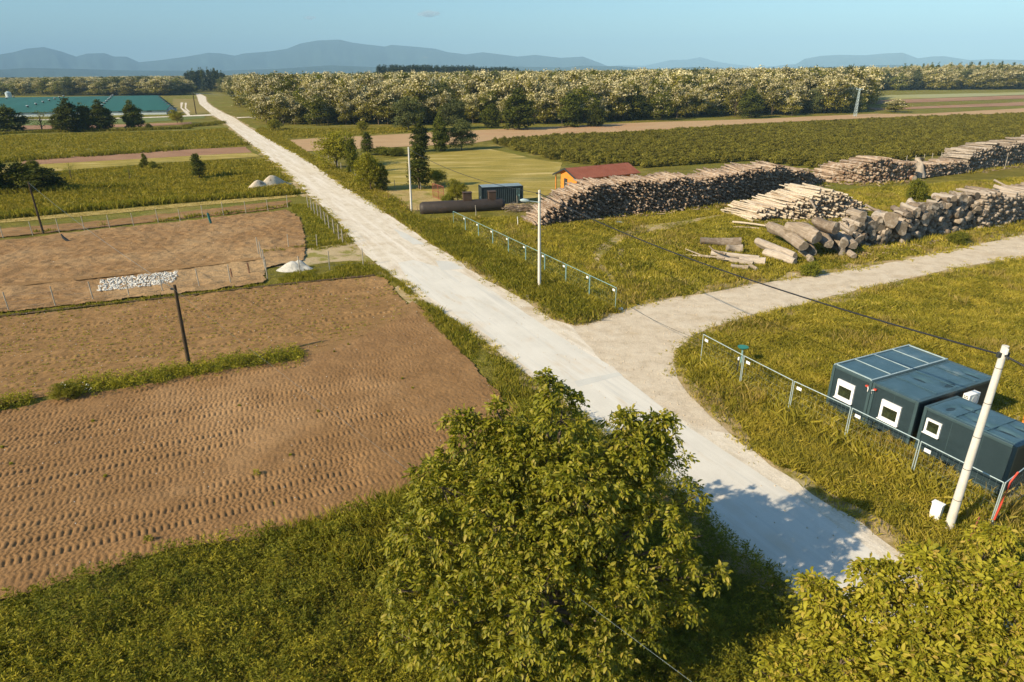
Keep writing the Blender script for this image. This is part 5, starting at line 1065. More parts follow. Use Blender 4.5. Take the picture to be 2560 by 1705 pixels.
post_fence('posts of the fence behind the piles along the plantation', [T(4, *q) for q in [(585, 1222), (676, 1215), (768, 1188), (1332, 1140), (1408, 1135), (1483, 1125), (1555, 1118), (1630, 1112)]], 1.6, M_POST, .06, (.8,), 'stake_fence')
for (n_t, x_, y_, hh, m_, lb) in ((5, 2022, 860, 1.0, M_RUSTP, 'dark dried sapling stake near the garden gate, left one'), (5, 2172, 822, 1.0, M_RUSTP, 'dark dried sapling stake near the garden gate, middle one'), (6, 80, 812, 1.1, M_RUSTP, 'dark dried sapling stake near the garden gate, right one'), (3, 182, 1510, 1.5, M_POST, 'old grey post in front of the dark blue container'), (7, 187, 575, 1.2, M_WHITE, 'whitish post at the left foot of the long log stack'), (6, 2042, 325, 1.6, M_POST, 'thin post in front of the middle of the tank'), (4, 2183, 1190, 3.0, M_POST, 'pale post leaning on the tall back log pile'), (2, 1341, 1355, 1.4, M_POST, 'single post between the garden trees and the pole'), (2, 1565, 1368, 1.3, M_POST, 'single post under the tall dark tree')):
    p = T(n_t, x_, y_); mb = MB(); mb.tube([(p[0], p[1], -.2), (p[0] + .03, p[1], hh * .5), (p[0] - .02, p[1], hh)], [.055, .05, .045], 6)
    if m_ is M_RUSTP:
        r = random.Random(x_)
        for k in range(14): z = r.uniform(.3, 1) * hh; a_ = r.uniform(0, 6.3); mb.tube([(p[0], p[1], z * .8), (p[0] + math.cos(a_) * .12, p[1] + math.sin(a_) * .12, z)], .012, 4)
    tag(mb.build('post' if m_ is not M_RUSTP else 'dry_sapling', m_), lb, 'post')

# scarecrow-like upright teal cloth and the dark bent thing in the upper field
p = T(5, 1840, 388); mb = MB(); mb.tube([(p[0], p[1], 0), (p[0] - .05, p[1], .45), (p[0] - .12, p[1], .9), (p[0] - .18, p[1], 1.45)], [.10, .16, .15, .14], 8); mb.tube([(p[0], p[1], -.1), (p[0] - .2, p[1], 1.55)], .03, 6)
tag(mb.build('wrapped_stake', M_TEALP), 'upright stake wrapped in dark teal cloth in the upper brown field', 'stake')
p = T(5, 578, 542); mb = MB(); mb.tube([(p[0] + .35, p[1], .05), (p[0] + .1, p[1], .25), (p[0] - .2, p[1], .55), (p[0] - .35, p[1], .95)], [.14, .17, .15, .06], 8)
tag(mb.build('bent_drum_liner', M_DARK), 'dark bent plastic piece standing in the upper brown field near the wooden pole', 'debris')

# heaps and stones
def heap(name, c, rx, ry, h, mat, label, humps=((0, 0, 1, 1),), seed=0, rz=0.0, res=46):
    xs = np.linspace(-1.25, 1.25, res); X, Y = np.meshgrid(xs * rx, xs * ry); Z = 0 * X - .12
    for hx, hy, hr, hs in humps:
        q = np.hypot((X - hx * rx) / (rx * hr), (Y - hy * ry) / (ry * hr)); Z = np.maximum(Z, hs * h * (np.exp(-(q * 1.25) ** 2.2) * 1.06 - .12))
    Z = Z + (fbm(X + seed, Y, 1.1, 4, seed) - .5) * h * .22 * (Z > 0) + (fbm(X, Y, .3, 2, seed) - .5) * .06
    c_, s_ = math.cos(rz), math.sin(rz); V = np.stack([c[0] + X * c_ - Y * s_, c[1] + X * s_ + Y * c_, Z], -1).reshape(-1, 3); i = np.arange(res * res).reshape(res, res)
    F = np.stack([i[:-1, :-1], i[:-1, 1:], i[1:, 1:], i[1:, :-1]], -1).reshape(-1, 4); return tag(link(name, big(name, V, F, mat, smooth=True)), label, 'heap')
A = D(556, 440); B = D(664, 424); mid = (A + B) / 2 + [0, 1.2, 0]; L_ = np.linalg.norm(B - A)
heap('sand_heap', mid, L_ * .50, 2.1, 1.9, M_SAND, 'pale double-humped sand heap in the meadow beside the road', ((-.42, 0, .52, .72), (.22, .05, .62, 1.0), (.62, 0, .4, .3)), 3, math.atan2(B[1] - A[1], B[0] - A[0]))
p = T(6, 455, 790); heap('gravel_heap', p + [0, .7, 0], 1.6, 1.05, .95, M_GRAVH, 'whitish gravel heap beside the dirt entrance left of the road', ((-.12, 0, .85, .9), (.28, .15, .6, .95), (.6, .0, .4, .4)), 5, .1)
SP = [T(5, *q) for q in [(852, 988), (885, 890), (1100, 855), (1552, 808), (1535, 900), (1400, 928), (1080, 968)]]; x, y = scatter(SP, 40, 81); r = np.random.default_rng(3); N = len(x)
ico = bmesh.new(); bmesh.ops.create_icosphere(ico, subdivisions=1, radius=1); iv = np.array([v.co for v in ico.verts]); fi = np.array([[v.index for v in f.verts] for f in ico.faces]); ico.free()
s = r.uniform(.05, .12, (N, 1)) * r.uniform(.6, 1.3, (N, 3)) * [1, 1, .7]; V = (iv[None] * (1 + r.normal(0, .13, (N, len(iv), 1)))) * s[:, None, :] + np.stack([x, y, .17 + .04 * fbm(x, y, .8, 2, 2)], 1)[:, None, :]
stuff('white_stones', (V.reshape(-1, 3), (fi[None] + (np.arange(N) * len(iv))[:, None, None]).reshape(-1, 3)), M_STONE, 'rectangular bed of white broken stones in the brown field', 'stones')
x, y = scatter(B_POLY, .5, 82); x2, y2 = scatter(C_POLY, .7, 83); x3, y3 = scatter(D_POLY, .5, 84); x = np.r_[x, x2, x3]; y = np.r_[y, y2, y3]; N = len(x); r = np.random.default_rng(5)
s = r.uniform(.008, .024, (N, 1)) * (1 + np.hypot(x, y)[:, None] * .008) * np.ones((1, 3)); V = iv[None] * s[:, None, :] + np.stack([x, y, np.full(N, .09)], 1)[:, None, :]
stuff('field_pebbles', (V.reshape(-1, 3), (fi[None] + (np.arange(N) * len(iv))[:, None, None]).reshape(-1, 3)), M_STONE, 'small pale pebbles and crumbs lying on the brown fields', 'stones')
x, y = scatter([*SIDEP], 1.6, 85); x2, y2 = scatter(ROADP, .5, 86); x = np.r_[x, x2]; y = np.r_[y, y2]; kk = np.hypot(x, y) < 90; x, y = x[kk], y[kk]; N = len(x)
s = r.uniform(.015, .045, (N, 1)) * np.ones((1, 3)); V = iv[None] * s[:, None, :] + np.stack([x, y, np.full(N, .05)], 1)[:, None, :]
stuff('road_gravel', (V.reshape(-1, 3), (fi[None] + (np.arange(N) * len(iv))[:, None, None]).reshape(-1, 3)), M_TRACK, 'loose gravel stones lying on the road and the side track', 'gravel')

# ------------------------------------------------------------------ tank, dark blue container, gate, shed
A = T(21, 330, 700); B = T(21, 1690, 630); A = A + [0, .9, 0]; B = B + [0, .9, 0]; d = Vector(B - A); L_ = d.length; rz = math.atan2(d.y, d.x)
e = empty('storage_tank', (A[0], A[1], 0), rz, 'long dark brown cylindrical tank half sunk in the grass', 'tank'); mb = MB(); mb.tube([(-.12, 0, .62), (0, 0, .62), (.35, 0, .62), (L_ - .35, 0, .62), (L_, 0, .62), (L_ + .12, 0, .62)], [.55, .78, .92, .92, .78, .55], 36); mb.build('tank_shell', M_RUST, e)
for k, (xa, wd) in enumerate(((.56, 1.15), (.86, 1.0))):
    mb = MB(); mb.box((L_ * xa, .05, 1.95), (wd, .95, 1.1)); o = mb.build('manhole_box', M_RUST2, e, .02); mb = MB(); mb.box((L_ * xa, .05, 2.53), (wd + .12, 1.07, .07)); mb.build('lid', M_RUST2, o)
mb = MB(); mb.tube([(L_ * .72, .1, 1.3), (L_ * .72, .1, 1.85)], .05, 8); mb.build('vent_pipe', M_GALV, e)
A = T(21, 1335, 545); Bq = T(21, 2028, 510); d = Vector(Bq - A); rz = math.atan2(d.y, d.x); L_ = 6.06
e = empty('shipping_container', (A[0], A[1], 0), rz, 'dark blue corrugated shipping container behind the tank', 'container'); Wc, Hc = 2.44, 2.5
def corr(mb, p0, p1, z0, z1, dep, nrm, pitch=.28):
    p0 = Vector(p0); p1 = Vector(p1); n = int((p1 - p0).length / pitch); nrm = Vector(nrm); pts = []
    for k in range(n):
        for f, o in ((.0, 0), (.35, 0), (.5, 1), (.85, 1)): pts.append(p0.lerp(p1, (k + f) / n) - nrm * dep * o)
    pts.append(p1); vs = [Vector((q.x, q.y, z)) for z in (z0, z1) for q in pts]; m_ = len(pts); mb.add(vs, [(i, i + 1, m_ + i + 1, m_ + i) for i in range(m_ - 1)])
mb = MB(); corr(mb, (.1, 0, 0), (L_ - .1, 0, 0), .12, Hc - .1, .05, (0, -1, 0)); corr(mb, (.1, Wc, 0), (L_ - .1, Wc, 0), .12, Hc - .1, .05, (0, 1, 0)); corr(mb, (0, .1, 0), (0, Wc - .1, 0), .12, Hc - .1, .04, (-1, 0, 0)); mb.box((L_ - .03, Wc / 2, Hc / 2), (.05, Wc - .1, Hc - .2)); mb.build('corrugated_walls', M_CONTB, e)
mb = MB()
for x_ in (.06, L_ - .06):
    for y_ in (.02, Wc - .02): mb.box((x_, y_, Hc / 2), (.14, .14, Hc))
for y_ in (.0, Wc): mb.box((L_ / 2, y_, .07), (L_ - .3, .12, .13)); mb.box((L_ / 2, y_, Hc - .05), (L_ - .3, .12, .11))
mb.build('frame', M_CONTB, e); mb = MB()
for k in range(8): mb.box((.12 + (k + .5) * (L_ - .24) / 8, Wc / 2, Hc + .01 + .012 * (k % 2)), ((L_ - .24) / 8, Wc - .1, .04))
mb.build('roof', M_CONTR, e); mb = MB()
for x_ in (L_ - .9, L_ - .6): mb.tube([(x_, -.04, .4), (x_, -.04, Hc - .3)], .025, 6)
mb.box((L_ - .6, -.05, 1.2), (.16, .05, .25)); mb.build('lock_bars', M_GALVG, e)
A = T(21, 540, 410); B = T(21, 760, 455); B2 = T(21, 715, 470); d = Vector(T(21, 720, 470) - A); L_ = d.length
e = empty('mesh_gate', (A[0], A[1], 0), math.atan2(d.y, d.x), 'red oxide mesh gate standing open beside the garden', 'gate'); hg = height_at(*td(21, 540, 410), td(21, 540, 185)[1]); mb = MB()
for z in (.08, hg * .5, hg): mb.tube([(0, 0, z), (L_, 0, z)], .04, 6)
for k in range(3): mb.tube([(L_ * k / 2, 0, 0), (L_ * k / 2, 0, hg)], .045, 6)
mb.build('gate_frame', M_GATE, e); mb = MB()
for k in range(1, 26): mb.tube([(L_ * k / 26, 0, .05), (L_ * k / 26, 0, hg)], .008, 3)
for k in range(1, 16): mb.tube([(0, 0, hg * k / 16), (L_, 0, hg * k / 16)], .008, 3)
mb.build('gate_mesh', M_GATE, e)
# shed
M_TILE = surf('red_roof_sheet', [(.3, (.34, .115, .07)), (.7, (.43, .16, .10))], .8, 6, .12, rough=.6, bdist=.01)
A0 = T(3, 435, 1235, 2.35); R0 = T(3, 595, 1180, 3.6); R1 = T(3, 1145, 1130, 3.6); E1 = T(3, 695, 1265, 2.35); dr = Vector(R1 - R0); Ls_ = dr.length; rz = math.atan2(dr.y, dr.x)
e = empty('garden_shed', (R0[0], R0[1], 0), rz, 'orange wooden shed with a red sheet roof behind the long log stack', 'shed'); hw = 3.3
def gable_roof(mb, L, hw, zr, ze, th, over=0.0):
    for s in (-1, 1):
        q = [(-over, 0, zr), (L + over, 0, zr), (L + over, s * hw, ze), (-over, s * hw, ze)]; mb.add(q + [(x, y, z - th) for x, y, z in q], [(0, 1, 2, 3), (7, 6, 5, 4), (0, 3, 7, 4), (1, 5, 6, 2), (2, 6, 7, 3), (0, 4, 5, 1)])
mb = MB(); gable_roof(mb, Ls_, hw, 3.6, 2.35, .06)
for s in (-1, 1):
    for k in range(11): f = (k + .5) / 11; mb.box((Ls_ / 2, s * hw * f, 3.6 + (2.35 - 3.6) * f + .03), (Ls_, .05, .05))
ro = mb.build('roof', M_TILE, e); mb = MB()
for s in (-1, 1): mb.add([(-.12, 0, 3.66), (-.12, s * hw, 2.4), (-.12, s * hw, 2.15), (-.12, 0, 3.4), (-.02, 0, 3.66), (-.02, s * hw, 2.4), (-.02, s * hw, 2.15), (-.02, 0, 3.4)], [(0, 1, 2, 3), (4, 7, 6, 5), (0, 4, 5, 1), (2, 6, 7, 3), (1, 5, 6, 2)])
mb.build('bargeboard', M_DARK, ro); mb = MB(); y0_, y1_ = -hw + .5, hw - 1.7
mb.add([(.4, y0_, 0), (.4, y1_, 0), (.4, y1_, 3.5 + (2.35 - 3.6) * y1_ / hw), (.4, 0, 3.5), (.4, y0_, 3.5 + (3.6 - 2.35) * y0_ / hw)], [(0, 1, 2, 3, 4)]); mb.box((Ls_ / 2, y0_ + .04, 1.15), (Ls_ - .8, .08, 2.3)); mb.box((Ls_ / 2, y1_, 1.3), (Ls_ - .8, .08, 2.6)); mb.box((Ls_ - .4, (y0_ + y1_) / 2, 1.15), (.08, y1_ - y0_, 2.3)); mb.build('wall', M_ORANGE, e)
for x_ in (.4, Ls_ / 2, Ls_ - .4): MB().box((x_, hw - .25, 1.15), (.14, .14, 2.3)).build('porch_post', M_ORANGE, e)
MB().box((.37, .2, 1.0), (.05, .9, 2.0)).build('door', M_DARK, e)

# ------------------------------------------------------------------ office containers
ZT = 2.62; f_ = Vector(T(11, 1680, 545, ZT) - T(11, 1105, 290, ZT)).normalized(); A0 = Vector(T(11, 1105, 290, ZT)); Dk = Vector(T(11, 1588, 160, ZT)); g_ = Vector((-f_.y, f_.x, 0)); Lc = 6.06; ang = math.atan2(f_.y, f_.x)
def office(origin, L, Wd, label, win=None, win_size=1.0, ridges=4, seam=M_ROOFB, name='office_container', dents=()):
    """local x runs along the fence, y away from it; origin = near left bottom corner"""
    e = empty(name, (origin.x, origin.y, 0), ang, label, 'office container'); H_ = ZT; mb = MB()
    mb.box((L / 2, Wd / 2, H_ / 2), (L - .10, Wd - .10, H_ - .12)); mb.build('wall_panel', M_ANTH, e); mb = MB()
    for k in range(1, int(L / 1.15)): mb.box((L * k / int(L / 1.15), .052, H_ / 2), (.018, .012, H_ - .4))
    for k in range(1, int(Wd / 1.15)): mb.box((.052, Wd * k / int(Wd / 1.15), H_ / 2), (.012, .018, H_ - .4)); mb.box((L - .052, Wd * k / int(Wd / 1.15), H_ / 2), (.012, .018, H_ - .4))
    if len(mb.v): mb.build('panel_seam', M_ANTHF, e)
    mb = MB()
    for x_ in (.08, L - .08):
        for y_ in (.08, Wd - .08): mb.box((x_, y_, H_ / 2), (.16, .16, H_))
    for y_ in (.08, Wd - .08): mb.box((L / 2, y_, .09), (L - .32, .16, .18)); mb.box((L / 2, y_, H_ - .08), (L - .32, .16, .16))
    for x_ in (.08, L - .08): mb.box((x_, Wd / 2, .09), (.16, Wd - .32, .18)); mb.box((x_, Wd / 2, H_ - .08), (.16, Wd - .32, .16))
    mb.build('frame', M_ANTHF, e, .02)
    nx, ny = 64, 64; xs = np.linspace(.14, L - .14, nx); ys = np.linspace(.14, Wd - .14, ny); X, Y = np.meshgrid(xs, ys); Z = H_ + .012 + .05 * np.sin(np.pi * X / L) * np.sin(np.pi * Y / Wd) + (fbm(X, Y, 1.1, 2, int(L * 7)) - .5) * .05
    for (dx, dy, a_, b_) in dents: Z = Z - .17 * np.exp(-((X - dx) / a_) ** 2 - ((Y - dy) / b_) ** 2)
    Z[0] = Z[-1] = H_ - .03; Z[:, 0] = Z[:, -1] = H_ - .03; i = np.arange(nx * ny).reshape(ny, nx); F = np.stack([i[:-1, :-1], i[:-1, 1:], i[1:, 1:], i[1:, :-1]], -1).reshape(-1, 4)
    ro = link('roof', big('roof', np.stack([X, Y, Z], -1).reshape(-1, 3), F, M_ROOFB, smooth=True), e); mb = MB()
    if ridges:
        for k in range(1, ridges + 1):
            if L < 3: y_ = Wd * k / (ridges + 1); mb.box((L / 2, y_, H_ + .065), (L - .3, .045, .03))
            else: x_ = L * k / (ridges + 1); mb.box((x_, Wd / 2, H_ + .065), (.045, Wd - .3, .03))
    if seam is M_ROOFL:
        for x_ in (.10, L - .10): mb.box((x_, Wd / 2, H_ + .045), (.07, Wd, .05))
        for y_ in (.10, Wd - .10): mb.box((L / 2, y_, H_ + .045), (L - .3, .06, .05))
    mb.build('roof_seam', seam, ro)
    if win:
        wx, wz, ws = win[0], win[1], win_size; w = empty_part('window', e, (wx, -.0, wz)); mb = MB(); t = ws * .13
        for (cx_, cz_, sx_, sz_) in ((0, ws / 2 - t / 2 - .0, ws, t), (0, -ws / 2 + t / 2, ws, t), (-ws / 2 + t / 2, 0, t, ws - 2 * t), (ws / 2 - t / 2, 0, t, ws - 2 * t)): mb.box((cx_, .01, cz_), (sx_, .10, sz_))
        if ws > .8: mb.box((0, .012, ws / 2 - t - .09), (ws - 2 * t, .09, .18))
        mb.box((0, -.07, -ws / 2 - .02), (ws + .06, .12, .03)); fr = mb.build('frame', M_WHITEF, w); fr.location = (0, 0, 0)
        mb = MB(); mb.box((0, .02, -.03), (ws - 2 * t, .03, ws - 2 * t)); mb.build('pane', M_GLASS, w)
    return e
def empty_part(name, parent, loc):
    o = bpy.data.objects.new(name, None); COL.objects.link(o); o.parent = parent; o.location = loc; return o
Wc = (T(11, 1362, 405, ZT) - T(11, 1105, 290, ZT)); w1 = float(np.linalg.norm(Wc[:2])); o1 = Vector((A0.x, A0.y, 0)); Lc = float(np.linalg.norm((T(11, 1588, 160, ZT) - T(11, 1105, 290, ZT))[:2]))
print('office w', w1, 'L', Lc)
oc1 = office(o1, w1, Lc, 'farthest office container with pale roof seams and a white square window', (w1 * .42, 1.45), 1.05, 3, M_ROOFL)
oc2 = office(o1 + f_ * (w1 + .03), w1 + .05, Lc, 'middle office container with dented blue roof and a white square window', (w1 * .50, 1.45), 1.05, 3, dents=((1.2, 4.6, .7, .12), (1.7, 5.3, .5, .15), (.9, 2.4, .5, .2), (1.9, 3.2, .2, .5)))
s3 = Vector(T(11, 1700, 560, ZT)); e3 = Vector(T(11, 2295, 835, ZT)); L3 = (e3 - s3).length
oc3 = office(Vector((s3.x, s3.y, 0)) + f_ * .02, L3, 2.44, 'nearest long office container, side on to the fence, with a small square window', (.62, 1.75), .72, 2, dents=((.7, .9, .16, .4), (1.3, 1.5, .45, .14), (2.2, .7, .6, .14), (3.2, .9, .5, .15), (3.4, 1.7, .45, .14)))
for (p, s) in ((T(11, 1305, 408, 2.35), 1), (T(11, 1392, 452, 2.35), -1)):
    par = oc1 if s > 0 else oc2; q = par.matrix_world if False else None; loc = (w1 - .22, -.04, 2.3) if s > 0 else (.22, -.04, 2.3); mb = MB(); mb.box(loc, (.14, .10, .08)); mb.build('socket', M_RED, par); mb = MB(); mb.tube([(loc[0] + .06, -.05, loc[2]), (loc[0] + s * .14, -.12, loc[2] - .08), (loc[0] + s * .12, -.1, loc[2] - .25)], .02, 6); mb.build('cable_end', M_WHITE, par)
# air conditioner on the side wall of the middle container
ac = empty('air_conditioner', (0, 0, 0), ang, 'white air conditioner unit on the wall between the containers', 'air conditioner'); pa = Vector(T(11, 1985, 520, 1.95)); ac_o = o1 + f_ * (2 * w1 + .08 + .12 + .2) + g_ * 3.55; ac.location = (ac_o.x, ac_o.y, 0)
mb = MB(); mb.box((0.05, .0, 2.20), (.32, .86, .62)); bd = mb.build('housing', M_WHITE, ac, .02); mb = MB()
for k in range(6):
    for j in range(3): mb.box((-.03 + j * .075, -.434, 1.98 + k * .085), (.05, .012, .05))
mb.build('louvre', M_DARK, bd); mb = MB()
mb.tube([(.205, .05, 2.2), (.222, .05, 2.2)], .26, 24); mb.build('fan_ring', M_GALV, ac); mb = MB(); mb.tube([(.222, .05, 2.2), (.226, .05, 2.2)], .22, 24); mb.build('fan_grille', M_WHITE, ac)
mb = MB(); mb.box((0, -.3, 1.86), (.5, .04, .05)); mb.box((0, .3, 1.86), (.5, .04, .05)); mb.build('bracket', M_GALV, ac)
# small things near the containers
p = T(14, 1740, 130); e = empty('meter_cabinet', (p[0], p[1], 0), ang + .15, 'small white meter cabinet in the grass left of the nearest concrete pole', 'cabinet'); e.scale = (.78, .78, .80); mb = MB(); mb.box((0, 0, .5), (.50, .30, .95)); cb = mb.build('housing', M_WHITE, e, .015); mb = MB(); mb.box((0, 0, 1.0), (.56, .36, .06)); mb.build('cap', M_WHITE, e, .01); mb = MB(); mb.box((0, -.156, .52), (.42, .012, .78)); mb.build('door', M_WHITE, e)
p = T(11, 500, 300); hd = height_at(*td(11, 505, 330), td(11, 500, 200)[1]); mb = MB(); mb.tube([(p[0], p[1], hd - .12), (p[0], p[1], hd - .05), (p[0], p[1], hd)], [.12, .26, .28], 20); e = empty('round_lid_post', (p[0], p[1], 0), 0, 'round dark green lid on a short post behind the fence', 'post'); mb = MB(); mb.tube([(0, 0, hd - .1), (0, 0, hd - .03)], [.30, .34], 24); mb.build('lid', plain('green_lid', (.03, .19, .14), .5), e); mb = MB(); mb.tube([(0, 0, 0), (0, 0, hd - .08)], .06, 8); mb.build('stem', M_GALVG, e)
p = T(11, 473, 355); e = empty('marker_post', (p[0], p[1], 0), .4, 'dark marker post with a white cap before the container fence', 'post'); MB().tube([(0, 0, 0), (.02, 0, 1.0)], .045, 8).build('stake', M_DARK, e); MB().tube([(.02, 0, .98), (.02, 0, 1.16)], .06, 8).build('cap', M_WHITE, e)
p = T(14, 1965, 300); mb = MB(); mb.tube([(p[0], p[1], -.1), (p[0] + .15, p[1], 1.3)], .025, 6); tag(mb.build('iron_rod', M_GATE), 'thin rusty rod in the grass right of the nearest concrete pole', 'rod')
p = T(11, 2352, 650, .9); mb = MB(); mb.box((p[0] + .25, p[1], .6), (.08, .5, 1.2), .4); tag(mb.build('orange_board', M_ORANGE, bevel=.02), 'orange wooden board at the right edge behind the nearest container', 'board')  # one thin upright board
for n_t, x_, y_, sz, lb in ((7, 1070, 552, .55, 'pale blue plastic scrap lying in the yard grass'), (8, 2160, 592, .5, 'white stone slab beside the track at the foot of the pile'), (7, 1075, 1305, .25, 'small white rubble piece at the fence end')):
    p = T(n_t, x_, y_); mb = MB(); mb.box((p[0], p[1], .14), (sz * 1.6, sz, .22), .3, tilt=(.2, .1)); tag(mb.build('scrap_piece', M_WHITE if n_t == 8 else M_GALV, bevel=.03), lb, 'scrap')

# ------------------------------------------------------------------ barns, silo, far buildings
bA = T(1, 100, 782); bB = T(1, 1535, 758); bd_ = Vector(bB - bA).normalized(); step = Vector((-15.5, 29.0, 0)); rzb = math.atan2(bd_.y, bd_.x); Lb = 190.0
ords = ['front', 'second', 'third', 'fourth', 'fifth', 'sixth', 'rearmost']
for k in range(7):
    o = Vector((bB[0], bB[1], 0)) + step * k; e = empty('poultry_barn', o, rzb, 'long low barn with a green roof, %s of the seven barn rows' % ords[k], 'barn', 'green roofed barns'); wd = 15.0; ze, zr = 2.0, 4.0
    mb = MB(); mb.box((-Lb / 2, wd / 2, ze / 2), (Lb - .6, wd - 1.2, ze)); mb.add([(-.3, .6, ze), (-.3, wd - .6, ze), (-.3, wd / 2, zr - .1)], [(0, 1, 2)]); mb.build('wall', M_BARNW, e); mb = MB()
    q = [(-Lb, 0, ze), (0, 0, ze), (0, wd / 2, zr), (-Lb, wd / 2, zr), (0, wd, ze), (-Lb, wd, ze)]; q2 = [(x, y, z - .15) for x, y, z in q]
    mb.add(q + q2, [(0, 1, 2, 3), (3, 2, 4, 5), (6, 9, 8, 7), (9, 11, 10, 8), (0, 6, 7, 1), (1, 7, 8, 2), (2, 8, 10, 4), (4, 10, 11, 5)]); rf = mb.build('roof', M_BARNR, e)
    for j in range(5):
        xv = -32 - j * 34.0; vb = MB(); vb.tube([(xv, wd / 2, zr - .2), (xv, wd / 2, zr + .7)], .45, 10); vo = vb.build('roof_vent', M_DARK, e); vb = MB(); vb.tube([(xv, wd / 2, zr + .7), (xv, wd / 2, zr + .85)], [.75, .6], 12); vb.build('vent_cap', M_BARNW, vo)
    if k == 0:
        for j in range(14): MB().box((-8 - j * 13, .45, 1.75), (2.2, .4, .5)).build('wall_hatch', M_DARK, e)
    mb = MB()
    for j in range(3): mb.box((.35, wd * (.25 + .25 * j), 1.3), (1.2, 1.6, 1.8))
    mb.build('end_fan', M_BARNW, e)
p = T(1, 95, 640); h_s = height_at(*td(1, 95, 640), td(1, 95, 545)[1]); e = empty('silo', (p[0], p[1], 0), 0, 'pale metal silo standing behind the left end of the barns', 'silo'); MB().tube([(0, 0, 0), (0, 0, h_s - 1.0)], 2.0, 20).build('silo_body', M_BARNW, e); MB().tube([(0, 0, h_s - 1.0), (0, 0, h_s)], [2.05, .4], 20).build('silo_roof', M_GALV, e)
for (xd, yd, w, dp, hw_, rh, lb, red) in ((1598, 188, 16, 10, 4.5, 2.5, 'far white house with a red roof at the left of the hamlet beyond the wood', 1), (1635, 190, 22, 12, 6, 3, 'far long white house with a red roof beyond the wood', 1), (1656, 191, 14, 10, 6, 1.5, 'far bright white building at the right of the hamlet', 0)):
    v = ray(xd * K, 178 * K); Y = 640.0; xx = v[0] / v[1] * Y; e = empty('far_house', (xx, Y, 0), .2, lb, 'house'); mb = MB(); mb.box((0, 0, hw_ / 2 + 1), (w, dp, hw_ + 2)); mb.build('wall', M_WHITE, e); mb = MB(); gz = hw_ + 2
    for s in (-1, 1): mb.add([(-w / 2 - .4, 0, gz + rh), (w / 2 + .4, 0, gz + rh), (w / 2 + .4, s * (dp / 2 + .4), gz), (-w / 2 - .4, s * (dp / 2 + .4), gz)], [(0, 1, 2, 3)])
    mb.add([(-w / 2, -dp / 2, gz), (-w / 2, dp / 2, gz), (-w / 2, 0, gz + rh)], [(0, 1, 2)]); mb.build('roof', M_TILE if red else M_WHITE, e); mb = MB()
    for j in range(4): mb.box((-w / 2 + w * (j + .5) / 4, -dp / 2 - .02, gz - 2.2), (1.1, .1, 1.2))
    mb.build('window', M_GLASS, e)
# ------------------------------------------------------------------ hills, clouds, haze
def hills(name, prof, Rd, base_w, seed, mat, amp=.7, dz=0.0):
    """ridge line given as (x, y) in the frame, built as a real range of hills at distance Rd with slopes on both sides"""
    xs = np.arange(prof[0][0], prof[-1][0], 5.0); ys = np.interp(xs, [p[0] for p in prof], [p[1] for p in prof]); V = []; nr = 15
    for i, (x, yy) in enumerate(zip(xs, ys)):
        v = ray(x * K, yy * K); n = math.hypot(v[0], v[1]); hz = CAM_H + v[2] / n * Rd; d = (v[0] / n, v[1] / n)
        for j in range(nr):
            t = j / (nr - 1) * 2 - 1; rr_ = Rd + t * base_w; f = (1 - abs(t)) ** 1.15 ; nz = (fbm(np.array([x * 5.0]), np.array([j * 45.0 + x * 1.3]), 160, 4, seed)[0] - .5) * amp * (1 - abs(t)) * abs(t) * 4
            V.append((d[0] * rr_, d[1] * rr_, max(-.5, hz * (f + nz * .5) if hz > 0 else -.5) + dz * 0))
    i = np.arange(len(xs) * nr).reshape(len(xs), nr); F = np.stack([i[:-1, :-1], i[1:, :-1], i[1:, 1:], i[:-1, 1:]], -1).reshape(-1, 4)
    return tag(link(name, big(name, V, F, mat, smooth=True)), kind='structure')
PR = [(-200, 128), (0, 125), (30, 120), (60, 112), (100, 108), (140, 118), (175, 130), (200, 123), (240, 122), (262, 130), (290, 130), (320, 143), (370, 138), (430, 130), (480, 121), (510, 123), (540, 128), (560, 123), (620, 118), (660, 112), (690, 100), (730, 93), (780, 91), (810, 98), (850, 103), (885, 107), (900, 103), (960, 108), (1000, 112), (1030, 120), (1055, 123), (1070, 125), (1110, 120), (1150, 125), (1190, 130), (1230, 126), (1290, 133), (1340, 130), (1375, 143), (1400, 153)]
hills('hills', PR, 12500, 2500, 1, M_HILL)
hills('hills', [(1340, 160), (1420, 150), (1480, 151), (1510, 145), (1540, 138), (1580, 137), (1610, 131), (1640, 140), (1680, 147), (1720, 151), (1760, 160)], 19000, 2500, 2, M_HILL)
hills('hills', [(1700, 160), (1780, 152), (1830, 147), (1850, 135), (1890, 128), (1930, 126), (1990, 127), (2030, 123), (2075, 121), (2110, 134), (2140, 130), (2170, 129), (2230, 138), (2280, 136), (2354, 138), (2560, 136)], 14500, 2500, 3, M_HILL)
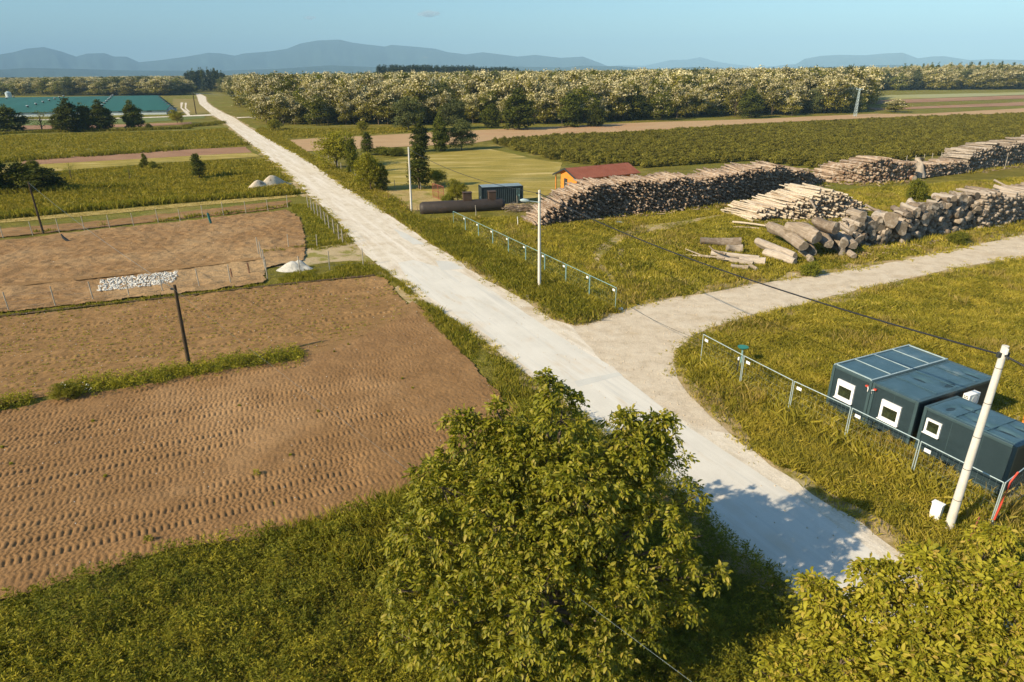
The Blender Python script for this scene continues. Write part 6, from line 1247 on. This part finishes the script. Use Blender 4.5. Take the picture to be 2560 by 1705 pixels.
hills('hills', [(-200, 166), (0, 160), (60, 156), (160, 158), (300, 162), (500, 163), (640, 158), (760, 150), (860, 154), (980, 158), (1100, 157), (1180, 153), (1300, 155), (1330, 151), (1420, 152), (1500, 158), (1600, 154), (1700, 157), (1850, 156), (1990, 150), (2080, 149), (2150, 153), (2300, 151), (2560, 150)], 7500, 1500, 4, M_HILL)
mc, ntc = newmat('cloud_mist'); oc = ntc.nodes.new('ShaderNodeOutputMaterial'); pv = ntc.nodes.new('ShaderNodeVolumePrincipled'); pv.inputs['Density'].default_value = .004; pv.inputs['Color'].default_value = (.95, .95, .95, 1); ntc.links.new(pv.outputs[0], oc.inputs['Volume'])
for (xd, yd, w, h_, lb) in ((985, 32, 620, 120, 'small thin cloud above the highest hill, the larger of two'), (712, 41, 330, 70, 'tiny faint cloud above the left hills')):
    v = ray(xd * K, yd * K); Rc = 27000; c = Vector((v[0], v[1], 0)).normalized() * Rc; c.z = CAM_H + v[2] / math.hypot(v[0], v[1]) * Rc; mb = bmesh.new()
    for (dx, dz_, s_) in ((0, 0, 1), (-.7, -.1, .6), (.75, .1, .65), (.3, .35, .5)): bmesh.ops.create_icosphere(mb, subdivisions=3, radius=1, matrix=Matrix.Translation((c.x + dx * w * .55, c.y, c.z + dz_ * h_)) @ Matrix.Diagonal((w * .5 * s_, w * .5 * s_, h_ * s_, 1)))
    me = bpy.data.meshes.new('cloud'); mb.to_mesh(me); mb.free(); me.materials.append(mc); tag(link('cloud', me), lb, 'cloud')
mh, nth = newmat('air'); oh = nth.nodes.new('ShaderNodeOutputMaterial'); pv = nth.nodes.new('ShaderNodeVolumePrincipled'); pv.inputs['Density'].default_value = 1.02e-4; pv.inputs['Color'].default_value = (.43, .72, .97, 1); pv.inputs['Anisotropy'].default_value = -0.22
nth.links.new(pv.outputs[0], oh.inputs['Volume']); mb = MB(); S_ = 24000; mb.box((0, 0, 480), (2 * S_, 2 * S_, 962.0)); hz_ = mb.build('haze', mh); tag(hz_, 'faint blue air between the camera and the far hills', 'haze', kind='stuff')
